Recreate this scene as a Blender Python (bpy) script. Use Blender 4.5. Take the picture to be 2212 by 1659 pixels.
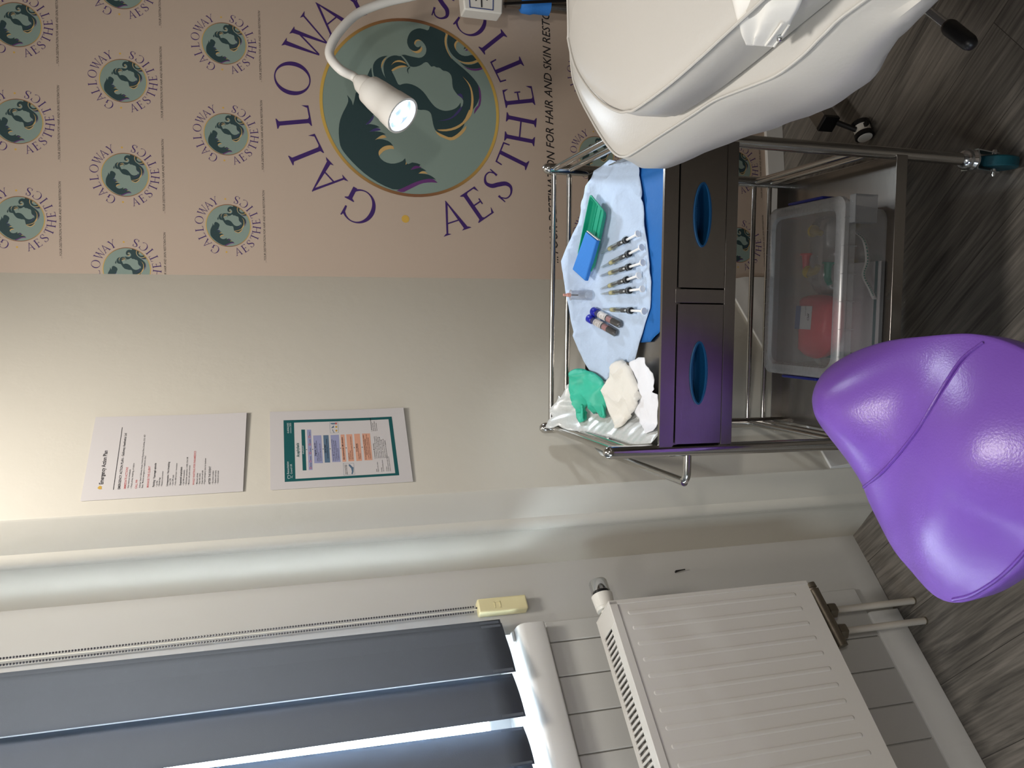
import bpy, bmesh, math, random
from mathutils import Vector, Matrix, noise
from mathutils.geometry import tessellate_polygon, delaunay_2d_cdt
random.seed(7)
C = bpy.context.scene.collection
SC = bpy.context.scene
for o in list(bpy.data.objects): bpy.data.objects.remove(o)

# ------------------------------------------------------------------ camera, world, lights, exposure
FPX, PITCH, ROLL, EYE = 1789.0, 0.28506, 0.02494, 1.547
cp, sp, cr, sr = math.cos(PITCH), math.sin(PITCH), math.cos(ROLL), math.sin(ROLL)
FW = Vector((0, cp, -sp)); RT0 = Vector((1, 0, 0)); DN0 = Vector((0, -sp, -cp))
RT = cr*RT0 + sr*DN0; DN = -sr*RT0 + cr*DN0
cam_d = bpy.data.cameras.new('camera'); cam = bpy.data.objects.new('camera', cam_d); C.objects.link(cam)
cam_d.sensor_fit = 'HORIZONTAL'; cam_d.sensor_width = 36.0; cam_d.lens = FPX/2212*36.0; cam_d.clip_start = 0.02
cam.matrix_world = Matrix(((DN.x, RT.x, -FW.x, 0), (DN.y, RT.y, -FW.y, 0), (DN.z, RT.z, -FW.z, EYE), (0, 0, 0, 1)))
SC.camera = cam
SC.view_settings.view_transform = 'Standard'; SC.view_settings.look = 'None'
SC.view_settings.gamma = 1.0; SC.view_settings.use_curve_mapping = False
SC.view_settings.exposure = -0.08
w = bpy.data.worlds.new('world'); SC.world = w; w.use_nodes = True
w.node_tree.nodes['Background'].inputs[0].default_value = (0.82, 0.91, 1.0, 1)
w.node_tree.nodes['Background'].inputs[1].default_value = 50.0
def lamp(name, kind, loc, aim, energy, col, **kw):
    d = bpy.data.lights.new(name, kind); d.energy = energy; d.color = col
    for k, v in kw.items(): setattr(d, k, v)
    o = bpy.data.objects.new(name, d); C.objects.link(o); o.location = loc
    o.rotation_euler = (Vector(aim)-Vector(loc)).to_track_quat('-Z', 'Y').to_euler(); return o
WARM = (1.0, 0.945, 0.88); DAY = (0.74, 0.87, 1.0)
lamp('ceiling_light', 'AREA', (-0.55, 0.0, 2.585), (-0.55, 0.0, 0), 9, WARM, shape='DISK', size=0.32)
lamp('ceiling_light', 'AREA', (0.85, -1.4, 2.585), (0.85, -1.4, 0), 31, WARM, shape='DISK', size=0.32)
lamp('ceiling_light', 'AREA', (0.05, 1.2, 2.585), (0.05, 1.2, 0), 19, WARM, shape='DISK', size=0.32)
lamp('side_daylight_fill', 'AREA', (-2.7, -1.2, 1.65), (0.4, 0.9, 1.1), 26, DAY, shape='RECTANGLE', size=0.9, size_y=1.2)  # cool fill added for couch and stool; no window stands behind it
LENS = Vector((0.643, 1.950, 1.231)); AIM = Vector((0.19, 1.60, 0.83))

# ------------------------------------------------------------------ the axes of the room
def I(x, y):                       # direction of sight for a pixel of the 2212 x 1659 photograph
    return DN*((x-1106)/FPX) + RT*((829.5-y)/FPX) + FW
CAM = Vector((0, 0, EYE))
def hz(x, y, z): r = I(x, y); return CAM + r*((z-EYE)/r.z)
def hn(x, y, n, c): r = I(x, y); return CAM + r*(c/n.dot(r))
BD = Vector((0.74186, 0.67056, 0)); BN = Vector((0.67056, -0.74186, 0))     # window wall: along it, and out of it into the room
AD = Vector((0.99943, 0.03388, 0)); AN = Vector((0.03388, -0.99943, 0))     # printed wall
UP = Vector((0, 0, 1))
CW, CPW, CM = -1.742, -1.4485, -2.21       # window wall, notice wall, printed wall
def bp(b, c, z): return BD*b + BN*c + UP*z
def ap(a, z, o=0.0): return AD*a + AN*(CM+o) + UP*z
def bz(x, y, c): P = hn(x, y, BN, c); return BD.dot(P), P.z
def az(x, y): P = hn(x, y, AN, CM); return AD.dot(P), P.z

# ------------------------------------------------------------------ materials
def lin(c): return tuple(((v/255.0)/12.92 if v/255.0 <= 0.04045 else ((v/255.0+0.055)/1.055)**2.4) for v in c) + (1.0,)
def mat(name, rgb, rough=0.5, metal=0.0, var=0.0, vscale=8.0, bump=0.0, bscale=60.0, spec=0.5, coat=0.0, emit=None, trans=0.0, sheen=0.0, stretch=None, ior=1.45, sub=0.0):
    m = bpy.data.materials.new(name); m.use_nodes = True; nt = m.node_tree; N = nt.nodes; L = nt.links
    b = N['Principled BSDF']; col = lin(rgb)
    b.inputs['Base Color'].default_value = col; b.inputs['Roughness'].default_value = rough
    b.inputs['Metallic'].default_value = metal; b.inputs['Specular IOR Level'].default_value = spec
    b.inputs['Coat Weight'].default_value = coat; b.inputs['Coat Roughness'].default_value = 0.12
    b.inputs['Transmission Weight'].default_value = trans; b.inputs['IOR'].default_value = ior
    b.inputs['Sheen Weight'].default_value = sheen
    if sub: b.inputs['Subsurface Weight'].default_value = sub; b.inputs['Subsurface Radius'].default_value = (0.01, 0.01, 0.01)
    tc = N.new('ShaderNodeTexCoord'); src = tc.outputs['Object']
    if stretch:
        mp = N.new('ShaderNodeMapping'); mp.inputs['Scale'].default_value = stretch; L.new(src, mp.inputs['Vector']); src = mp.outputs[0]
    nz = N.new('ShaderNodeTexNoise'); nz.inputs['Scale'].default_value = vscale; nz.inputs['Detail'].default_value = 4; L.new(src, nz.inputs['Vector'])
    mx = N.new('ShaderNodeMix'); mx.data_type = 'RGBA'
    mx.inputs[6].default_value = tuple(v*(1-var) for v in col[:3])+(1,); mx.inputs[7].default_value = tuple(min(1, v*(1+var)) for v in col[:3])+(1,)
    L.new(nz.outputs['Fac'], mx.inputs[0]); L.new(mx.outputs[2], b.inputs['Base Color'])
    if bump:
        n2 = N.new('ShaderNodeTexNoise'); n2.inputs['Scale'].default_value = bscale; n2.inputs['Detail'].default_value = 3; L.new(src, n2.inputs['Vector'])
        bm_ = N.new('ShaderNodeBump'); bm_.inputs['Strength'].default_value = bump; bm_.inputs['Distance'].default_value = 0.004
        L.new(n2.outputs['Fac'], bm_.inputs['Height']); L.new(bm_.outputs[0], b.inputs['Normal'])
    if emit: b.inputs['Emission Color'].default_value = lin(emit[0]); b.inputs['Emission Strength'].default_value = emit[1]
    return m
def clear(name, rgb, opacity, rough=0.15, gloss=0.08):     # thin clear plastic or glass
    m = bpy.data.materials.new(name); m.use_nodes = True; nt = m.node_tree; N = nt.nodes; L = nt.links
    out = N['Material Output']; b = N['Principled BSDF']; col = lin(rgb)
    b.inputs['Base Color'].default_value = col; b.inputs['Roughness'].default_value = rough
    t = N.new('ShaderNodeBsdfTransparent'); t.inputs[0].default_value = tuple(0.5+0.5*v for v in col[:3])+(1,)
    g = N.new('ShaderNodeBsdfGlossy'); g.inputs['Roughness'].default_value = rough
    nz = N.new('ShaderNodeTexNoise'); nz.inputs['Scale'].default_value = 40
    mr = N.new('ShaderNodeMapRange'); mr.inputs[3].default_value = max(0, opacity*0.85); mr.inputs[4].default_value = min(1, opacity*1.15); L.new(nz.outputs['Fac'], mr.inputs[0])
    m1 = N.new('ShaderNodeMixShader'); L.new(mr.outputs[0], m1.inputs[0]); L.new(t.outputs[0], m1.inputs[1]); L.new(b.outputs[0], m1.inputs[2])
    lw = N.new('ShaderNodeLayerWeight'); lw.inputs[0].default_value = 0.25
    mu = N.new('ShaderNodeMath'); mu.operation = 'MULTIPLY_ADD'; mu.inputs[1].default_value = 0.45; mu.inputs[2].default_value = gloss*0.4; L.new(lw.outputs['Fresnel'], mu.inputs[0])
    m2 = N.new('ShaderNodeMixShader'); L.new(mu.outputs[0], m2.inputs[0]); L.new(m1.outputs[0], m2.inputs[1]); L.new(g.outputs[0], m2.inputs[2])
    L.new(m2.outputs[0], out.inputs[0]); return m
def floor_material():
    m = bpy.data.materials.new('wood_vinyl'); m.use_nodes = True; nt = m.node_tree; N = nt.nodes; L = nt.links; b = N['Principled BSDF']
    tc = N.new('ShaderNodeTexCoord'); mp = N.new('ShaderNodeMapping'); mp.inputs['Rotation'].default_value = (0, 0, math.radians(50.5))
    mp.inputs['Location'].default_value = (0.2, -1.336+0.175*8, 0); L.new(tc.outputs['Object'], mp.inputs['Vector'])
    br = N.new('ShaderNodeTexBrick'); br.inputs['Scale'].default_value = 1.0; br.inputs['Brick Width'].default_value = 1.15; br.inputs['Row Height'].default_value = 0.175
    br.inputs['Mortar Size'].default_value = 0.0009; br.inputs['Mortar Smooth'].default_value = 0.3; br.offset = 0.37; br.offset_frequency = 2
    br.inputs['Color1'].default_value = (0, 0, 0, 1); br.inputs['Color2'].default_value = (1, 1, 1, 1); br.inputs['Mortar'].default_value = (0.5, 0.5, 0.5, 1)
    L.new(mp.outputs[0], br.inputs['Vector'])
    off = N.new('ShaderNodeVectorMath'); off.operation = 'SCALE'; off.inputs['Scale'].default_value = 5.0; L.new(br.outputs['Color'], off.inputs[0])
    ad = N.new('ShaderNodeVectorMath'); ad.operation = 'ADD'; L.new(mp.outputs[0], ad.inputs[0]); L.new(off.outputs[0], ad.inputs[1])
    def grain(sx, sy, sc, det, dist):
        q = N.new('ShaderNodeMapping'); q.inputs['Scale'].default_value = (sx, sy, 1); L.new(ad.outputs[0], q.inputs['Vector'])
        n = N.new('ShaderNodeTexNoise'); n.inputs['Scale'].default_value = sc; n.inputs['Detail'].default_value = det; n.inputs['Distortion'].default_value = dist; L.new(q.outputs[0], n.inputs['Vector']); return n
    g1 = grain(1.2, 11, 2.2, 6, 1.6); g2 = grain(3, 75, 2.0, 5, 0.4)
    a1 = N.new('ShaderNodeMath'); a1.operation = 'MULTIPLY'; a1.inputs[1].default_value = 0.5; L.new(g1.outputs['Fac'], a1.inputs[0])
    a2 = N.new('ShaderNodeMath'); a2.operation = 'MULTIPLY_ADD'; a2.inputs[1].default_value = 0.5; L.new(g2.outputs['Fac'], a2.inputs[0]); L.new(a1.outputs[0], a2.inputs[2])
    a3 = N.new('ShaderNodeMath'); a3.operation = 'MULTIPLY_ADD'; a3.inputs[1].default_value = 0.09; L.new(br.outputs['Color'], a3.inputs[0]); L.new(a2.outputs[0], a3.inputs[2])
    rp = N.new('ShaderNodeValToRGB'); e = rp.color_ramp.elements
    e[0].position = 0.36; e[0].color = lin((68, 65, 62)); e[1].position = 0.72; e[1].color = lin((134, 128, 120))
    k = rp.color_ramp.elements.new(0.50); k.color = lin((98, 94, 88)); L.new(a3.outputs[0], rp.inputs[0])
    mo = N.new('ShaderNodeMix'); mo.data_type = 'RGBA'; mo.inputs[7].default_value = lin((54, 51, 48)); L.new(br.outputs['Fac'], mo.inputs[0]); L.new(rp.outputs[0], mo.inputs[6]); L.new(mo.outputs[2], b.inputs['Base Color'])
    b.inputs['Roughness'].default_value = 0.5; b.inputs['Specular IOR Level'].default_value = 0.35
    bu = N.new('ShaderNodeBump'); bu.inputs['Strength'].default_value = 0.25; bu.inputs['Distance'].default_value = 0.002; L.new(g2.outputs['Fac'], bu.inputs['Height']); L.new(bu.outputs[0], b.inputs['Normal'])
    return m
M = dict(
 wall=mat('wall_paint', (216, 211, 198), 0.42, var=0.03, vscale=3, bump=0.14, bscale=35, spec=0.45),
 winwall=mat('gloss_wall_paint', (198, 197, 193), 0.35, var=0.03, vscale=3, bump=0.12, bscale=30, spec=0.5),
 gloss=mat('gloss_white_paint', (226, 225, 221), 0.28, var=0.02, vscale=5, bump=0.22, bscale=45, spec=0.5, stretch=(1, 1, 0.25)),
 taupe=mat('taupe_wall_paint', (132, 120, 110), 0.6, var=0.03), ceil=mat('ceiling_paint', (225, 222, 215), 0.8), floor=floor_material(), black=mat('black_plastic', (18, 18, 20), 0.4, bump=0.05),
 steel=mat('polished_steel', (196, 194, 190), 0.16, 1.0, var=0.06, vscale=14, bump=0.02), brushed=mat('brushed_steel', (158, 154, 149), 0.27, 1.0, var=0.10, vscale=12, bump=0.03, bscale=160, stretch=(0.25, 1, 4)),
 zinc=mat('zinc_plate', (205, 210, 214), 0.14, 1.0, var=0.08), purple=mat('purple_vinyl', (121, 82, 178), 0.30, var=0.04, vscale=5, bump=0.09, bscale=300, spec=0.6),
 piping=mat('purple_piping', (104, 62, 160), 0.35, bump=0.2, bscale=300), vinyl=mat('white_vinyl', (202, 199, 193), 0.36, var=0.02, vscale=4, bump=0.05, bscale=220, spec=0.45),
 cotton=mat('white_cotton', (240, 238, 232), 0.55, var=0.02, bump=0.1, bscale=90, sheen=0.2), rad=mat('radiator_enamel', (222, 218, 211), 0.33, var=0.02, spec=0.45),
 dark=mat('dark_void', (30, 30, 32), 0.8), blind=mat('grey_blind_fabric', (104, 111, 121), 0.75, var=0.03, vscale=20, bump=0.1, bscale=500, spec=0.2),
 cream=mat('cream_plastic', (236, 226, 178), 0.4), cord=mat('white_cord', (240, 238, 225), 0.5), bead=mat('grey_beads', (62, 62, 68), 0.3, spec=0.6),
 brass=mat('dull_brass', (134, 125, 110), 0.42, 0.75, var=0.25, vscale=30, bump=0.15), pipe=mat('painted_pipe', (205, 198, 186), 0.4, var=0.04),
 wplastic=mat('white_plastic', (234, 231, 223), 0.32, var=0.01), lampwhite=mat('lamp_white', (244, 242, 236), 0.38, var=0.01),
 chrome=mat('chrome', (215, 216, 218), 0.08, 1.0, var=0.03), led=mat('led_light', (235, 245, 255), 0.3, emit=((226, 240, 255), 9.0)), reflector=mat('lamp_reflector', (205, 225, 250), 0.25, emit=((200, 224, 255), 0.55)),
 hblue=mat('blue_handle_plastic', (14, 70, 112), 0.42, var=0.04), teal=mat('teal_rubber', (10, 74, 86), 0.5, var=0.08), latch=mat('blue_latch', (18, 32, 128), 0.35),
 drape=mat('pale_blue_tissue', (190, 208, 232), 0.85, var=0.05, vscale=30, bump=0.5, bscale=70, spec=0.15), sheet=mat('blue_underside_reflection', (36, 104, 178), 0.6, var=0.08, bump=0.3, bscale=40, spec=0.25),
 green=mat('green_plastic', (14, 150, 118), 0.38, var=0.03, spec=0.5), block=mat('blue_foam', (52, 128, 214), 0.7, var=0.03, bump=0.15, bscale=200), glove=mat('green_glove', (58, 188, 158), 0.5, var=0.06, vscale=30, bump=0.25, bscale=60),
 gauze=mat('cream_gauze', (234, 231, 223), 0.85, var=0.03, bump=0.35, bscale=120), paper=mat('white_paper', (214, 210, 209), 0.6, var=0.01), napkin=mat('white_tissue', (238, 240, 246), 0.8, var=0.02, bump=0.3, bscale=60),
 wrap=clear('milky_film', (240, 243, 242), 0.66, 0.3, 0.15), box=clear('milky_plastic', (206, 210, 214), 0.20, 0.25, 0.10), boxedge=clear('milky_plastic_rim', (216, 220, 224), 0.36, 0.25, 0.10), plastic=clear('clear_plastic', (236, 240, 240), 0.07, 0.06, 0.15), glass=clear('window_glass', (240, 246, 250), 0.02, 0.02, 0.1),
 wplunger=mat('white_plunger', (242, 242, 242), 0.35), fluid=mat('straw_fluid', (206, 196, 140), 0.25), blood=mat('dark_blood', (26, 8, 10), 0.12, spec=0.6, coat=0.4), smear=mat('pink_smear', (178, 120, 122), 0.3), capblue=mat('royal_blue_cap', (26, 34, 168), 0.35), hub=mat('pink_hub', (214, 156, 142), 0.4),
 red=mat('red_case', (232, 60, 72), 0.35, var=0.03), yellow=mat('yellow_plastic', (226, 196, 60), 0.4), film=clear('crinkled_film', (225, 225, 228), 0.22, 0.2, 0.15), greenpl=mat('green_airway', (30, 150, 128), 0.4),
 ink=mat('black_ink', (34, 34, 40), 0.6), inkred=mat('red_ink', (196, 92, 92), 0.6), inkteal=mat('teal_ink', (24, 92, 94), 0.6), inkwhite=mat('white_ink', (214, 226, 226), 0.6), inklilac=mat('lilac_ink', (156, 160, 196), 0.6), inkblue=mat('slate_ink', (92, 118, 142), 0.6), inkorange=mat('salmon_ink', (222, 166, 140), 0.6), inkgold=mat('gold_ink', (206, 166, 74), 0.6), inknavy=mat('navy_ink', (44, 66, 132), 0.6),
 print=mat('printed_banner', (186, 168, 152), 0.5, var=0.02, vscale=2, bump=0.05, bscale=40, spec=0.35), sage=mat('sage_print', (132, 149, 140), 0.55, var=0.02, vscale=3, spec=0.3), hair=mat('dark_teal_print', (48, 68, 70), 0.55, spec=0.3), gold=mat('gold_print', (200, 164, 106), 0.5, spec=0.3), violet=mat('violet_print', (104, 58, 116), 0.55, spec=0.3), indigo=mat('indigo_print', (70, 62, 112), 0.55, spec=0.3), letter=mat('purple_lettering', (64, 40, 102), 0.55, spec=0.3), tag=mat('black_lettering', (40, 38, 40), 0.55, spec=0.3),
)
def ring_material():       # the printed gold ring runs from brown to yellow round the circle
    m = mat('gold_ring_print', (170, 124, 70), 0.5, spec=0.3); nt = m.node_tree; N = nt.nodes; L = nt.links
    tc = N.new('ShaderNodeTexCoord'); sx = N.new('ShaderNodeSeparateXYZ'); L.new(tc.outputs['Object'], sx.inputs[0])
    at = N.new('ShaderNodeMath'); at.operation = 'ARCTAN2'; L.new(sx.outputs['Z'], at.inputs[0]); L.new(sx.outputs['X'], at.inputs[1])
    m2 = N.new('ShaderNodeMath'); m2.operation = 'MULTIPLY'; m2.inputs[1].default_value = 2.0; L.new(at.outputs[0], m2.inputs[0])
    cs = N.new('ShaderNodeMath'); cs.operation = 'COSINE'; L.new(m2.outputs[0], cs.inputs[0])
    mr = N.new('ShaderNodeMapRange'); mr.inputs[1].default_value = -1; mr.inputs[2].default_value = 1; mr.inputs[3].default_value = 1; mr.inputs[4].default_value = 0; L.new(cs.outputs[0], mr.inputs[0])
    mx = N.new('ShaderNodeMix'); mx.data_type = 'RGBA'; mx.inputs[6].default_value = lin((128, 88, 62)); mx.inputs[7].default_value = lin((206, 170, 84)); L.new(mr.outputs[0], mx.inputs[0]); L.new(mx.outputs[2], N['Principled BSDF'].inputs['Base Color'])
    return m
M['ring'] = ring_material()
def blind_material():      # thin fabric: part of the daylight comes through
    m = M['blind']; nt = m.node_tree; N = nt.nodes; L = nt.links; b = N['Principled BSDF']; out = N['Material Output']
    t = N.new('ShaderNodeBsdfTranslucent'); t.inputs[0].default_value = lin((126, 138, 156)); mx = N.new('ShaderNodeMixShader'); mx.inputs[0].default_value = 0.05
    L.new(b.outputs[0], mx.inputs[1]); L.new(t.outputs[0], mx.inputs[2]); L.new(mx.outputs[0], out.inputs[0])
blind_material()

# ------------------------------------------------------------------ mesh helpers
class MB:
    def __init__(s): s.v = []; s.f = []; s.mi = []
    def add(s, vs, fs, mi=0):
        n = len(s.v); s.v += [Vector(v) for v in vs]; s.f += [tuple(i+n for i in f) for f in fs]; s.mi += [mi]*len(fs); return s
    def hexa(s, p, mi=0):          # eight corners: bottom four, top four
        return s.add(p, [(3, 2, 1, 0), (4, 5, 6, 7), (0, 1, 5, 4), (1, 2, 6, 5), (2, 3, 7, 6), (3, 0, 4, 7)], mi)
    def box(s, lo, hi, mi=0, f=None):
        p = [(x, y, z) for z in (lo[2], hi[2]) for x, y in ((lo[0], lo[1]), (hi[0], lo[1]), (hi[0], hi[1]), (lo[0], hi[1]))]
        return s.hexa([f(*q) for q in p] if f else p, mi)
    def loft(s, rings, mi=0, cap=True, closed=False):
        k = len(rings[0]); vs = [v for r in rings for v in r]; fs = []
        n = len(rings)
        for i in range(n if closed else n-1):
            for j in range(k): fs.append((i*k+j, i*k+(j+1) % k, ((i+1) % n)*k+(j+1) % k, ((i+1) % n)*k+j))
        if cap and not closed: fs += [tuple(range(k-1, -1, -1)), tuple((n-1)*k+j for j in range(k))]
        return s.add(vs, fs, mi)
    def tube(s, pts, r, n=14, mi=0, cap=True, closed=False):
        pts = [Vector(p) for p in pts]; rr = r if isinstance(r, (list, tuple)) else [r]*len(pts); rings = []; u = None
        for i, p in enumerate(pts):
            if closed: t = pts[(i+1) % len(pts)]-pts[i-1]
            else: t = pts[min(i+1, len(pts)-1)]-pts[max(i-1, 0)]
            t.normalize()
            if u is None: u = t.orthogonal().normalized()
            u = (u-t*u.dot(t)).normalized(); v = t.cross(u)
            rings.append([p+(u*math.cos(6.28318*j/n)+v*math.sin(6.28318*j/n))*rr[i] for j in range(n)])
        return s.loft(rings, mi, cap, closed)
    def lathe(s, a, b, prof, n=24, mi=0, cap=True):   # profile of (distance along a->b in metres, radius)
        a = Vector(a); d = (Vector(b)-a).normalized(); u = d.orthogonal().normalized(); v = d.cross(u)
        return s.loft([[a+d*t+(u*math.cos(6.28318*j/n)+v*math.sin(6.28318*j/n))*max(r, 1e-5) for j in range(n)] for t, r in prof], mi, cap)
    def prism(s, poly, d, mi=0):       # planar polygon pushed along d
        d = Vector(d); P = [Vector(p) for p in poly]; n = len(P); tri = tessellate_polygon([P])
        return s.add(P+[p+d for p in P], [tuple(t) for t in tri]+[tuple(i+n for i in reversed(t)) for t in tri]+[(i, (i+1) % n, (i+1) % n+n, i+n) for i in range(n)], mi)
    def poly(s, poly, mi=0):
        P = [Vector(p) for p in poly]; return s.add(P, [tuple(t) for t in tessellate_polygon([P])], mi)
    def sphere(s, c, r, n=10, mi=0, sc=(1, 1, 1)):
        c = Vector(c); rings = [[c+Vector((r*sc[0]*math.sin(math.pi*i/n)*math.cos(6.28318*j/(2*n)), r*sc[1]*math.sin(math.pi*i/n)*math.sin(6.28318*j/(2*n)), -r*sc[2]*math.cos(math.pi*i/n))) for j in range(2*n)] for i in range(n+1)]
        return s.loft([[c+(v-c)*0.999+Vector((1e-6*j, 0, 0)) for j, v in enumerate(r_)] for r_ in rings], mi, False)
LINV = {}
def build(name, mb, mats, parent=None, smooth=35, bevel=0, local=False, solid=0, subd=0):
    me = bpy.data.meshes.new(name)
    inv = LINV.get(parent.name) if parent is not None and not local else None
    vs = [inv @ v for v in mb.v] if inv is not None else mb.v
    me.from_pydata([tuple(v) for v in vs], [], mb.f)
    for m_ in (mats if isinstance(mats, (list, tuple)) else [mats]): me.materials.append(m_)
    me.polygons.foreach_set('material_index', mb.mi)
    b = bmesh.new(); b.from_mesh(me); bmesh.ops.remove_doubles(b, verts=b.verts, dist=1e-6); bmesh.ops.recalc_face_normals(b, faces=b.faces); b.to_mesh(me); b.free()
    me.update()
    if smooth: me.shade_smooth(); me.set_sharp_from_angle(angle=math.radians(smooth))
    o = bpy.data.objects.new(name, me); C.objects.link(o)
    if bevel:
        q = o.modifiers.new('bevel', 'BEVEL'); q.width = bevel; q.segments = 3; q.limit_method = 'ANGLE'; q.angle_limit = math.radians(40); q.harden_normals = False
    if solid: q = o.modifiers.new('solid', 'SOLIDIFY'); q.thickness = solid; q.offset = 0
    if subd: q = o.modifiers.new('subd', 'SUBSURF'); q.levels = subd; q.render_levels = subd
    if parent is not None: o.parent = parent; LINV[o.name] = inv if inv is not None else LINV.get(parent.name, Matrix())
    return o
def thing(name, label, cat, loc=(0, 0, 0), group=None, mtx=None):
    o = bpy.data.objects.new(name, None); C.objects.link(o); o.empty_display_size = 0.05
    W = mtx if mtx is not None else Matrix.Translation(Vector(loc)); o.matrix_world = W; LINV[o.name] = W.inverted()
    return tag(o, label, cat, group)
def tag(o, label, cat, group=None):
    o['label'] = label; o['category'] = cat
    if group: o['group'] = group
    return o
def struct(name, mb, m, **kw): o = build(name, mb, m, **kw); o['kind'] = 'structure'; return o
def single(name, mb, m, label, cat, base=None, group=None, **kw):     # a thing of one mesh, its origin at its own place
    W = base if isinstance(base, Matrix) else Matrix.Translation(Vector(base) if base is not None else sum(mb.v, Vector())/len(mb.v)); iv = W.inverted(); mb.v = [iv @ v for v in mb.v]
    o = build(name, mb, m, **kw); o.matrix_world = W; return tag(o, label, cat, group)
def copy_tree(o, W, label, group):
    c = o.copy(); C.objects.link(c); c.matrix_world = W; tag(c, label, o['category'], group)
    for ch in o.children:
        k = ch.copy(); C.objects.link(k); k.parent = c
        for g in ch.children: d = g.copy(); C.objects.link(d); d.parent = k
    return c
def text(mb, s, origin, right, up, width=None, size=None, mi=0, bold=0.0, shear=0.0, align='LEFT', ysc=1.0):
    cu = bpy.data.curves.new('t', 'FONT'); cu.body = s; cu.size = 1; cu.offset = bold; cu.shear = shear; cu.resolution_u = 2
    o = bpy.data.objects.new('t', cu); C.objects.link(o); dg = bpy.context.evaluated_depsgraph_get(); me = bpy.data.meshes.new_from_object(o.evaluated_get(dg))
    vs = [v.co.copy() for v in me.vertices]; fs = [tuple(p.vertices) for p in me.polygons]
    bpy.data.objects.remove(o); bpy.data.curves.remove(cu); bpy.data.meshes.remove(me)
    if not vs: return
    x0 = min(v.x for v in vs); x1 = max(v.x for v in vs); k = (width/(x1-x0)) if width else size
    sh = {'LEFT': x0, 'CENTER': (x0+x1)/2}[align]; R_ = Vector(right); U_ = Vector(up)
    ky = k if not size else size
    mb.add([Vector(origin)+R_*((v.x-sh)*k)+U_*(v.y*ky*ysc) for v in vs], fs, mi)
def smoothed(p, n=1, keep=75):       # rounds a traced outline but keeps its sharp tips
    for _ in range(n):
        q = []; N_ = len(p)
        for i in range(N_):
            a, b, c = Vector(p[i-1]), Vector(p[i]), Vector(p[(i+1) % N_]); u, v = a-b, c-b
            ang = math.degrees(u.angle(v)) if u.length > 1e-9 and v.length > 1e-9 else 180
            if ang < keep: q.append(tuple(b))
            else: q += [tuple(b+u*0.25), tuple(b+v*0.25)]
        p = q
    return p
def spline(pts, n=8, closed=False):
    P = [Vector(p) for p in pts]; out = []; N_ = len(P)
    for i in range(N_ if closed else N_-1):
        a = P[i-1] if (closed or i > 0) else P[0]*2-P[1]; b = P[i]; c = P[(i+1) % N_]; d = P[(i+2) % N_] if (closed or i+2 < N_) else P[-1]*2-P[-2]
        for j in range(n):
            t = j/n; out.append(0.5*((2*b)+(c-a)*t+(2*a-5*b+4*c-d)*t*t+(3*b-a-3*c+d)*t**3))
    if not closed: out.append(P[-1])
    return out
def inside(p, poly):
    r = False; n = len(poly); j = n-1
    for i in range(n):
        if (poly[i][1] > p[1]) != (poly[j][1] > p[1]) and p[0] < (poly[j][0]-poly[i][0])*(p[1]-poly[i][1])/(poly[j][1]-poly[i][1]+1e-12)+poly[i][0]: r = not r
        j = i
    return r
def edge_dist(p, poly):
    d = 9; n = len(poly); P = Vector(p)
    for i in range(n):
        a = Vector(poly[i]); b = Vector(poly[(i+1) % n]); ab = b-a; t = max(0, min(1, (P-a).dot(ab)/(ab.length_squared+1e-12))); d = min(d, (P-a-ab*t).length)
    return d
def cloth(poly, hfun, step, xf=None):   # soft flat thing: traced outline filled with a fine mesh, height from hfun(x, y, distance to edge)
    poly = [Vector(p[:2]) for p in poly]; x0 = min(p.x for p in poly); x1 = max(p.x for p in poly); y0 = min(p.y for p in poly); y1 = max(p.y for p in poly)
    V = []; E = []
    n = len(poly)
    for i in range(n):
        a, b = poly[i], poly[(i+1) % n]; k = max(1, int((b-a).length/step))
        V += [a+(b-a)*(j/k) for j in range(k)]
    nb = len(V); E = [(i, (i+1) % nb) for i in range(nb)]
    yy = y0+step/2; row = 0
    while yy < y1:
        xx = x0+step/2+(step/2 if row % 2 else 0)
        while xx < x1:
            if inside((xx, yy), poly) and edge_dist((xx, yy), poly) > step*0.45: V.append(Vector((xx, yy)))
            xx += step
        yy += step*0.87; row += 1
    r = delaunay_2d_cdt(V, E, [list(range(nb))], 1, 1e-6)
    mb = MB(); vs = [Vector((v.x, v.y, hfun(v.x, v.y, edge_dist(v, poly)))) for v in r[0]]
    mb.add([xf @ v for v in vs] if xf else vs, [tuple(f) for f in r[2]]); return mb
def nz(x, y, z=0.0): return noise.noise(Vector((x, y, z)))

# ------------------------------------------------------------------ room shell
mb = MB(); mb.box((-3.2, -2.6, -0.05), (3.1, 2.7, 0.0)); struct('floor', mb, M['floor'], smooth=0)
mb = MB(); mb.box((-3.2, -2.6, 2.6), (3.1, 2.7, 2.65)); struct('ceiling', mb, M['ceil'], smooth=0)
B1 = 0.800                                                    # right-hand edge of the window opening
def bbox(mb, b0, b1, c0, c1, z0, z1, mi=0): return mb.box((b0, c0, z0), (b1, c1, z1), mi, f=bp)
mb = MB(); bbox(mb, B1, 1.02, CW-0.24, CW, 0, 2.6); bbox(mb, -2.6, B1, CW-0.30, CW, 2.25, 2.6); bbox(mb, -2.6, B1, CW-0.30, CW, 0, 0.945); bbox(mb, -2.6, -0.9, CW-0.30, CW, 0.945, 2.25)
struct('wall_left', mb, M['winwall'], smooth=0)
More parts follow.
